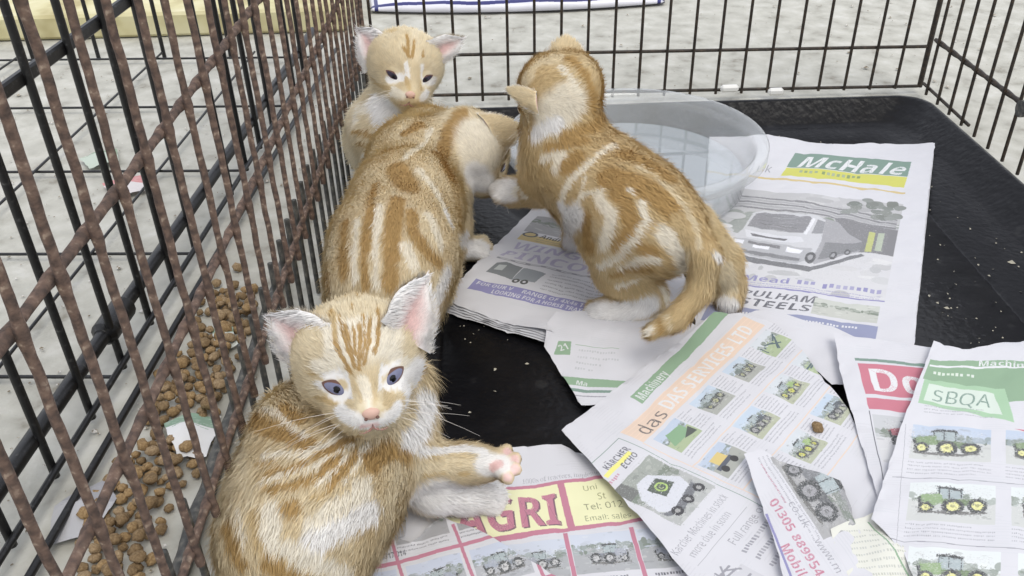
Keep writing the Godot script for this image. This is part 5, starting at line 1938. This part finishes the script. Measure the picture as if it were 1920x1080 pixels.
const K3 := {
	"cell": 0.003, "base": 1.0,
	"bones": [
	[0.054, 0.1526, -0.6043, 0.0238, 0.0461, 0.1482, -0.6097, 0.0228, 0.0076, 0.0045, 1],
	[0.0527, 0.1484, -0.6207, 0.0152, 0.0372, 0.1533, -0.6021, 0.0152, 0.0095, 0.0034, 1],
	[0.0494, 0.1353, -0.6137, 0.0138, 0.0557, 0.1391, -0.6157, 0.0138, 0.0086, 0.0042, 1],
	[0.0398, 0.1384, -0.6022, 0.0138, 0.0402, 0.1441, -0.5971, 0.0138, 0.0086, 0.0042, 1],
	[0.0324, 0.1403, -0.619, 0.0086, 0.0306, 0.1235, -0.6161, 0.0062, 0.0076, 0.002, 1],
	[0.0389, 0.1196, -0.6157, 0.0079, 0.0442, 0.1227, -0.6152, 0.0081, 0.0076, 0.0024, 1],
	[0.0317, 0.1219, -0.6071, 0.0079, 0.0341, 0.1259, -0.6031, 0.0081, 0.0076, 0.0024, 1],
	[0.0406, 0.1188, -0.6065, 0.0066, 0.0461, 0.1269, -0.604, 0.0104, 0.0076, 0.004, 1],
	[0.0528, 0.108, -0.5993, 0.028, 0.0598, 0.098, -0.5884, 0.032, 0.015, 0.0068, 0],
	[0.0598, 0.098, -0.5884, 0.032, 0.0804, 0.088, -0.5626, 0.035, 0.015, 0.0068, 0],
	[0.0804, 0.088, -0.5626, 0.035, 0.0974, 0.084, -0.5349, 0.0355, 0.015, 0.0068, 0],
	[0.0974, 0.084, -0.5349, 0.0355, 0.1104, 0.08, -0.5212, 0.0315, 0.015, 0.0068, 0],
	[0.0483, 0.147, -0.6075, 0.024, 0.0517, 0.11, -0.595, 0.028, 0.012, 0.0065, 0],
	[0.0411, 0.092, -0.5978, 0.0226, 0.0343, 0.065, -0.6194, 0.0136, 0.006, 0.0045, 0],
	[0.0343, 0.065, -0.6194, 0.0136, 0.0157, 0.06, -0.6232, 0.0104, 0.006, 0.0045, 0],
	[0.0157, 0.06, -0.6232, 0.0104, 0.0096, 0.06, -0.6264, 0.0101, 0.006, 0.0045, 0],
	[0.0096, 0.06, -0.6264, 0.0081, 0.0035, 0.06, -0.638, 0.0051, 0.004, 0.003, 0],
	[0.0096, 0.06, -0.6264, 0.0081, 0.0004, 0.06, -0.627, 0.0051, 0.004, 0.003, 0],
	[0.0096, 0.06, -0.6264, 0.0081, 0.0035, 0.06, -0.6151, 0.0051, 0.004, 0.003, 0],
	[0.0588, 0.07, -0.5921, 0.0186, 0.0656, 0.035, -0.6135, 0.0106, 0.006, 0.0045, 0],
	[0.0656, 0.035, -0.6135, 0.0106, 0.0629, 0.011, -0.6255, 0.0092, 0.006, 0.0045, 0],
	[0.0849, 0.068, -0.532, 0.027, 0.0888, 0.04, -0.5367, 0.019, 0.006, 0.005, 0],
	[0.0888, 0.04, -0.5367, 0.019, 0.1107, 0.022, -0.5301, 0.0103, 0.006, 0.005, 0],
	[0.1107, 0.022, -0.5301, 0.0103, 0.1003, 0.01, -0.5258, 0.0097, 0.006, 0.005, 0],
	[0.1003, 0.01, -0.5258, 0.0097, 0.0772, 0.01, -0.5264, 0.01, 0.006, 0.005, 0],
	[0.0771, 0.011, -0.5257, 0.0081, 0.0696, 0.008, -0.5373, 0.0051, 0.004, 0.003, 0],
	[0.0771, 0.011, -0.5257, 0.0081, 0.0672, 0.008, -0.5299, 0.0051, 0.004, 0.003, 0],
	[0.0771, 0.011, -0.5257, 0.0081, 0.0695, 0.008, -0.5224, 0.0051, 0.004, 0.003, 0],
	[0.1318, 0.068, -0.5349, 0.0235, 0.1618, 0.04, -0.5431, 0.014, 0.006, 0.005, 0],
	[0.1618, 0.04, -0.5431, 0.014, 0.1717, 0.018, -0.5445, 0.0097, 0.006, 0.005, 0],
	[0.1717, 0.018, -0.5445, 0.0097, 0.1687, 0.01, -0.5348, 0.01, 0.006, 0.005, 0],
	[0.1254, 0.092, -0.504, 0.0125, 0.1332, 0.082, -0.4831, 0.009, 0.006, 0.005, 0],
	[0.1332, 0.082, -0.4831, 0.009, 0.1305, 0.06, -0.4763, 0.0077, 0.006, 0.005, 0],
	[0.1305, 0.06, -0.4763, 0.0077, 0.1145, 0.046, -0.466, 0.007, 0.006, 0.005, 0],
	[0.1145, 0.046, -0.466, 0.007, 0.0981, 0.04, -0.4606, 0.0051, 0.006, 0.005, 0],
	],
	"marks": [
	[2, 0.0059, 0.0239, 0.1609, -0.5953, 0.0334, 0.1709, -0.5984, 0.0443, 0.1748, -0.5971],
	[1, 0.0051, 0.0341, 0.1677, -0.5914, 0.0453, 0.166, -0.5848],
	[0, 0.0037, 0.0515, 0.1753, -0.5952, 0.0636, 0.1635, -0.5849, 0.0697, 0.1442, -0.5846],
	[3, 0.0132, 0.0505, 0.1511, -0.5786, 0.0395, 0.1419, -0.5781],
	[4, 0.0056, 0.0304, 0.1286, -0.5796, 0.0431, 0.1377, -0.5757],
	[3, 0.0022, 0.046, 0.1711, -0.5895, 0.0528, 0.1646, -0.5828, 0.0594, 0.1534, -0.5799],
	[2, 0.0046, 0.0235, 0.137, -0.5915, 0.0201, 0.1274, -0.6051],
	[1, 0.0019, 0.0202, 0.1415, -0.6003, 0.0235, 0.1342, -0.5915],
	[2, 0.0053, 0.0201, 0.144, -0.5989, 0.0235, 0.1433, -0.5905],
	[0, 0.0052, 0.0501, 0.131, -0.5706, 0.0692, 0.1335, -0.5771, 0.0761, 0.136, -0.5898],
	[0, 0.0044, 0.039, 0.1232, -0.5693, 0.0608, 0.1281, -0.5657],
	[3, 0.0033, 0.0345, 0.1165, -0.5683, 0.0467, 0.1209, -0.5624, 0.0421, 0.1119, -0.5588],
	[0, 0.0058, 0.0564, 0.1214, -0.5562, 0.049, 0.1146, -0.5542],
	[3, 0.0029, 0.0801, 0.1268, -0.5581, 0.0617, 0.118, -0.5462, 0.0506, 0.1078, -0.5458, 0.045, 0.0924, -0.546],
	[4, 0.0052, 0.045, 0.0884, -0.5457, 0.049, 0.0874, -0.5396],
	[3, 0.0014, 0.0611, 0.1134, -0.5395, 0.0561, 0.0994, -0.532],
	[0, 0.0083, 0.0742, 0.1175, -0.5301, 0.1007, 0.115, -0.5116, 0.1117, 0.1071, -0.5024],
	[0, 0.0064, 0.0876, 0.1251, -0.546, 0.1133, 0.1184, -0.5256],
	[2, 0.0021, 0.0928, 0.1232, -0.5314, 0.1126, 0.1143, -0.5144, 0.1254, 0.1016, -0.4959, 0.1277, 0.0914, -0.4808],
	[1, 0.0042, 0.1112, 0.1206, -0.5413, 0.1325, 0.1048, -0.5224, 0.1366, 0.0951, -0.4923],
	[0, 0.0068, 0.0599, 0.0907, -0.5215, 0.062, 0.075, -0.5164],
	[0, 0.0055, 0.0775, 0.1136, -0.5183, 0.0833, 0.108, -0.5078, 0.0862, 0.0976, -0.5, 0.0785, 0.0806, -0.501],
	[3, 0.0045, 0.0676, 0.1066, -0.5211, 0.0743, 0.1014, -0.5083, 0.0723, 0.092, -0.5061, 0.0697, 0.08, -0.5073],
	[3, 0.0018, 0.0535, 0.0852, -0.5319, 0.0547, 0.097, -0.5326, 0.0588, 0.1046, -0.5318, 0.0695, 0.1107, -0.5238],
	[3, 0.0016, 0.0533, 0.0804, -0.5331, 0.0636, 0.0167, -0.6115],
	[3, 0.0028, 0.0923, 0.1105, -0.5069, 0.0951, 0.1017, -0.4991, 0.0885, 0.0908, -0.4966, 0.0782, 0.0742, -0.5022, 0.0682, 0.0602, -0.5126],
	[3, 0.0017, 0.0856, 0.1159, -0.5154, 0.0871, 0.1147, -0.5131],
	[0, 0.0059, 0.0945, 0.0845, -0.4926, 0.0968, 0.083, -0.4916],
	[3, 0.0058, 0.1048, 0.0956, -0.4933, 0.1156, 0.0825, -0.4899, 0.122, 0.0601, -0.4994],
	[1, 0.0055, 0.1147, 0.1019, -0.4975, 0.1208, 0.0941, -0.4901],
	[3, 0.0031, 0.0814, 0.063, -0.5039, 0.0917, 0.0762, -0.494, 0.1016, 0.0767, -0.4905],
	[0, 0.0032, 0.0781, 0.053, -0.5112, 0.0879, 0.0652, -0.5, 0.0975, 0.0677, -0.494],
	[3, 0.0026, 0.0832, 0.0418, -0.5154, 0.0961, 0.0484, -0.5126],
	[1, 0.0041, 0.0824, 0.031, -0.5197, 0.0958, 0.0354, -0.5177],
	[1, 0.0014, 0.1043, 0.076, -0.4901, 0.1137, 0.0601, -0.4965],
	[4, 0.0091, 0.067, 0.0139, -0.5221, 0.0855, 0.0142, -0.5172, 0.1061, 0.0219, -0.5183],
	[3, 0.003, 0.116, 0.0311, -0.5244, 0.1201, 0.0229, -0.5227],
	[1, 0.0047, 0.1297, 0.0806, -0.4727, 0.1244, 0.0603, -0.4669, 0.1118, 0.0505, -0.4592],
	[2, 0.002, 0.1219, 0.0861, -0.4836, 0.1208, 0.0629, -0.4757],
	[3, 0.0027, 0.0985, 0.0453, -0.459, 0.096, 0.0428, -0.4569],
	[0, 0.0017, 0.1042, 0.0491, -0.4634, 0.1051, 0.0439, -0.4571],
	[2, 0.0014, 0.1089, 0.0518, -0.4622, 0.1108, 0.046, -0.4574],
	[2, 0.0061, 0.1589, 0.0467, -0.5253, 0.1673, 0.0238, -0.5323],
	[4, 0.0066, 0.1634, 0.0153, -0.528, 0.1684, 0.0136, -0.5254],
	[4, 0.0027, 0.1377, 0.0882, -0.4759, 0.1409, 0.085, -0.4764],
	[4, 0.0099, -0.0009, 0.0637, -0.6216, 0.0127, 0.0664, -0.6136],
	[3, 0.0049, 0.0195, 0.0666, -0.6102, 0.0233, 0.0692, -0.6031],
	[1, 0.0014, 0.0209, 0.0875, -0.5879, 0.0203, 0.0669, -0.6095, 0.0215, 0.0537, -0.6126],
	[1, 0.0014, 0.0262, 0.0936, -0.5754, 0.0257, 0.0758, -0.5918, 0.0276, 0.0553, -0.6092],
	[1, 0.0013, 0.0314, 0.0979, -0.5662, 0.0305, 0.0862, -0.5711, 0.0336, 0.0566, -0.6063],
	[4, 0.0095, 0.054, 0.0897, -0.5312, 0.0595, 0.0159, -0.6132],
	],
	"ears": [
	[0.029, 0.1567, -0.5855, 0.0299, 0.1448, -0.5765, 0.0115, 0.1551, -0.5932],
	[0.0417, 0.1733, -0.613, 0.0665, 0.17, -0.6151, 0.0537, 0.1813, -0.6227],
	],
	"head": [0.0483, 0.147, -0.6075, -0.6266, 0.1997, 0.7533, -0.338, 0.8013, -0.4937, -0.7022, -0.564, -0.4346, 0.95],
}
const K4 := {
	"cell": 0.003, "base": 1.9,
	"bones": [
	[-0.0737, 0.1261, -0.7462, 0.0263, -0.0709, 0.1281, -0.735, 0.0252, 0.0084, 0.0045, 1],
	[-0.0832, 0.1345, -0.7323, 0.0168, -0.0571, 0.1288, -0.7379, 0.0168, 0.0105, 0.0034, 1],
	[-0.0795, 0.1195, -0.7257, 0.0152, -0.0854, 0.1227, -0.7309, 0.0152, 0.0095, 0.0042, 1],
	[-0.0635, 0.116, -0.7292, 0.0152, -0.0593, 0.117, -0.7365, 0.0152, 0.0095, 0.0042, 1],
	[-0.0661, 0.131, -0.7156, 0.0095, -0.0671, 0.1155, -0.7048, 0.0068, 0.0084, 0.002, 1],
	[-0.0754, 0.1102, -0.7073, 0.0087, -0.0792, 0.1113, -0.713, 0.0089, 0.0084, 0.0024, 1],
	[-0.0634, 0.1075, -0.7099, 0.0087, -0.0621, 0.1075, -0.7166, 0.0089, 0.0084, 0.0024, 1],
	[-0.0718, 0.1027, -0.7135, 0.0074, -0.0732, 0.1064, -0.7239, 0.0115, 0.0084, 0.004, 1],
	[-0.0824, 0.085, -0.7386, 0.028, -0.089, 0.065, -0.7391, 0.034, 0.015, 0.0068, 0],
	[-0.089, 0.065, -0.7391, 0.034, -0.0942, 0.05, -0.7562, 0.04, 0.015, 0.0068, 0],
	[-0.1081, 0.07, -0.7467, 0.0186, -0.1153, 0.04, -0.7624, 0.0126, 0.006, 0.0045, 0],
	[-0.1153, 0.04, -0.7624, 0.0126, -0.1167, 0.012, -0.7816, 0.0106, 0.006, 0.0045, 0],
	[-0.0739, 0.06, -0.7556, 0.0186, -0.0747, 0.03, -0.7696, 0.0126, 0.006, 0.0045, 0],
	[-0.0747, 0.03, -0.7696, 0.0126, -0.0775, 0.012, -0.7672, 0.0106, 0.006, 0.0045, 0],
	],
	"marks": [
	[0, 0.0015, -0.0701, 0.1457, -0.7157, -0.0654, 0.1397, -0.7094],
	[0, 0.0015, -0.065, 0.1507, -0.7517, -0.062, 0.1475, -0.7205, -0.0633, 0.1396, -0.7098],
	[0, 0.0015, -0.0546, 0.1492, -0.7411, -0.0562, 0.1383, -0.7143],
	[0, 0.0015, -0.0676, 0.1522, -0.7255, -0.0662, 0.1431, -0.7128],
	[4, 0.0035, -0.0833, 0.1231, -0.7086, -0.0709, 0.1264, -0.7035],
	[4, 0.004, -0.0545, 0.1189, -0.7127, -0.0492, 0.1169, -0.7188],
	[4, 0.0017, -0.0681, 0.1354, -0.7067, -0.0673, 0.1265, -0.7027],
	[4, 0.0017, -0.0565, 0.1324, -0.7107, -0.057, 0.1239, -0.709],
	[3, 0.0039, -0.0799, 0.1153, -0.7011, -0.0725, 0.1128, -0.6975],
	[4, 0.0035, -0.057, 0.1087, -0.7033, -0.0537, 0.1095, -0.7105],
	[1, 0.0018, -0.1007, 0.1222, -0.7239, -0.0925, 0.1158, -0.7153, -0.0828, 0.1159, -0.7044],
	[2, 0.0026, -0.0619, 0.1319, -0.7062, -0.0622, 0.1182, -0.7003],
	[1, 0.0017, -0.0687, 0.1246, -0.702, -0.0665, 0.117, -0.6978],
	[1, 0.0013, -0.0572, 0.1218, -0.7087, -0.0582, 0.1154, -0.7038],
	[1, 0.0053, -0.0803, 0.1542, -0.7344],
	[3, 0.0063, -0.105, 0.0954, -0.7205],
	[4, 0.0126, -0.0868, 0.0967, -0.71, -0.081, 0.0718, -0.7036],
	[4, 0.0072, -0.0974, 0.1009, -0.718, -0.0932, 0.0919, -0.7106],
	[0, 0.0018, -0.1178, 0.0761, -0.7177, -0.1057, 0.0781, -0.7087, -0.0918, 0.0776, -0.7044],
	[0, 0.0018, -0.1132, 0.0689, -0.7103, -0.0961, 0.0688, -0.7026],
	[3, 0.006, -0.1059, 0.0598, -0.7058, -0.1064, 0.0447, -0.7122],
	[3, 0.0037, -0.1144, 0.0839, -0.7198, -0.1125, 0.0925, -0.7284],
	],
	"ears": [
	[-0.0844, 0.1494, -0.7304, -0.1059, 0.1268, -0.7268, -0.1092, 0.1552, -0.7455],
	[-0.0488, 0.1483, -0.7291, -0.0371, 0.1301, -0.73, -0.0222, 0.1462, -0.7403],
	],
	"head": [-0.072, 0.125, -0.7369, 0.956, -0.2092, -0.2055, 0.2065, 0.9778, -0.0351, 0.2083, -0.0088, 0.978, 1.05],
}
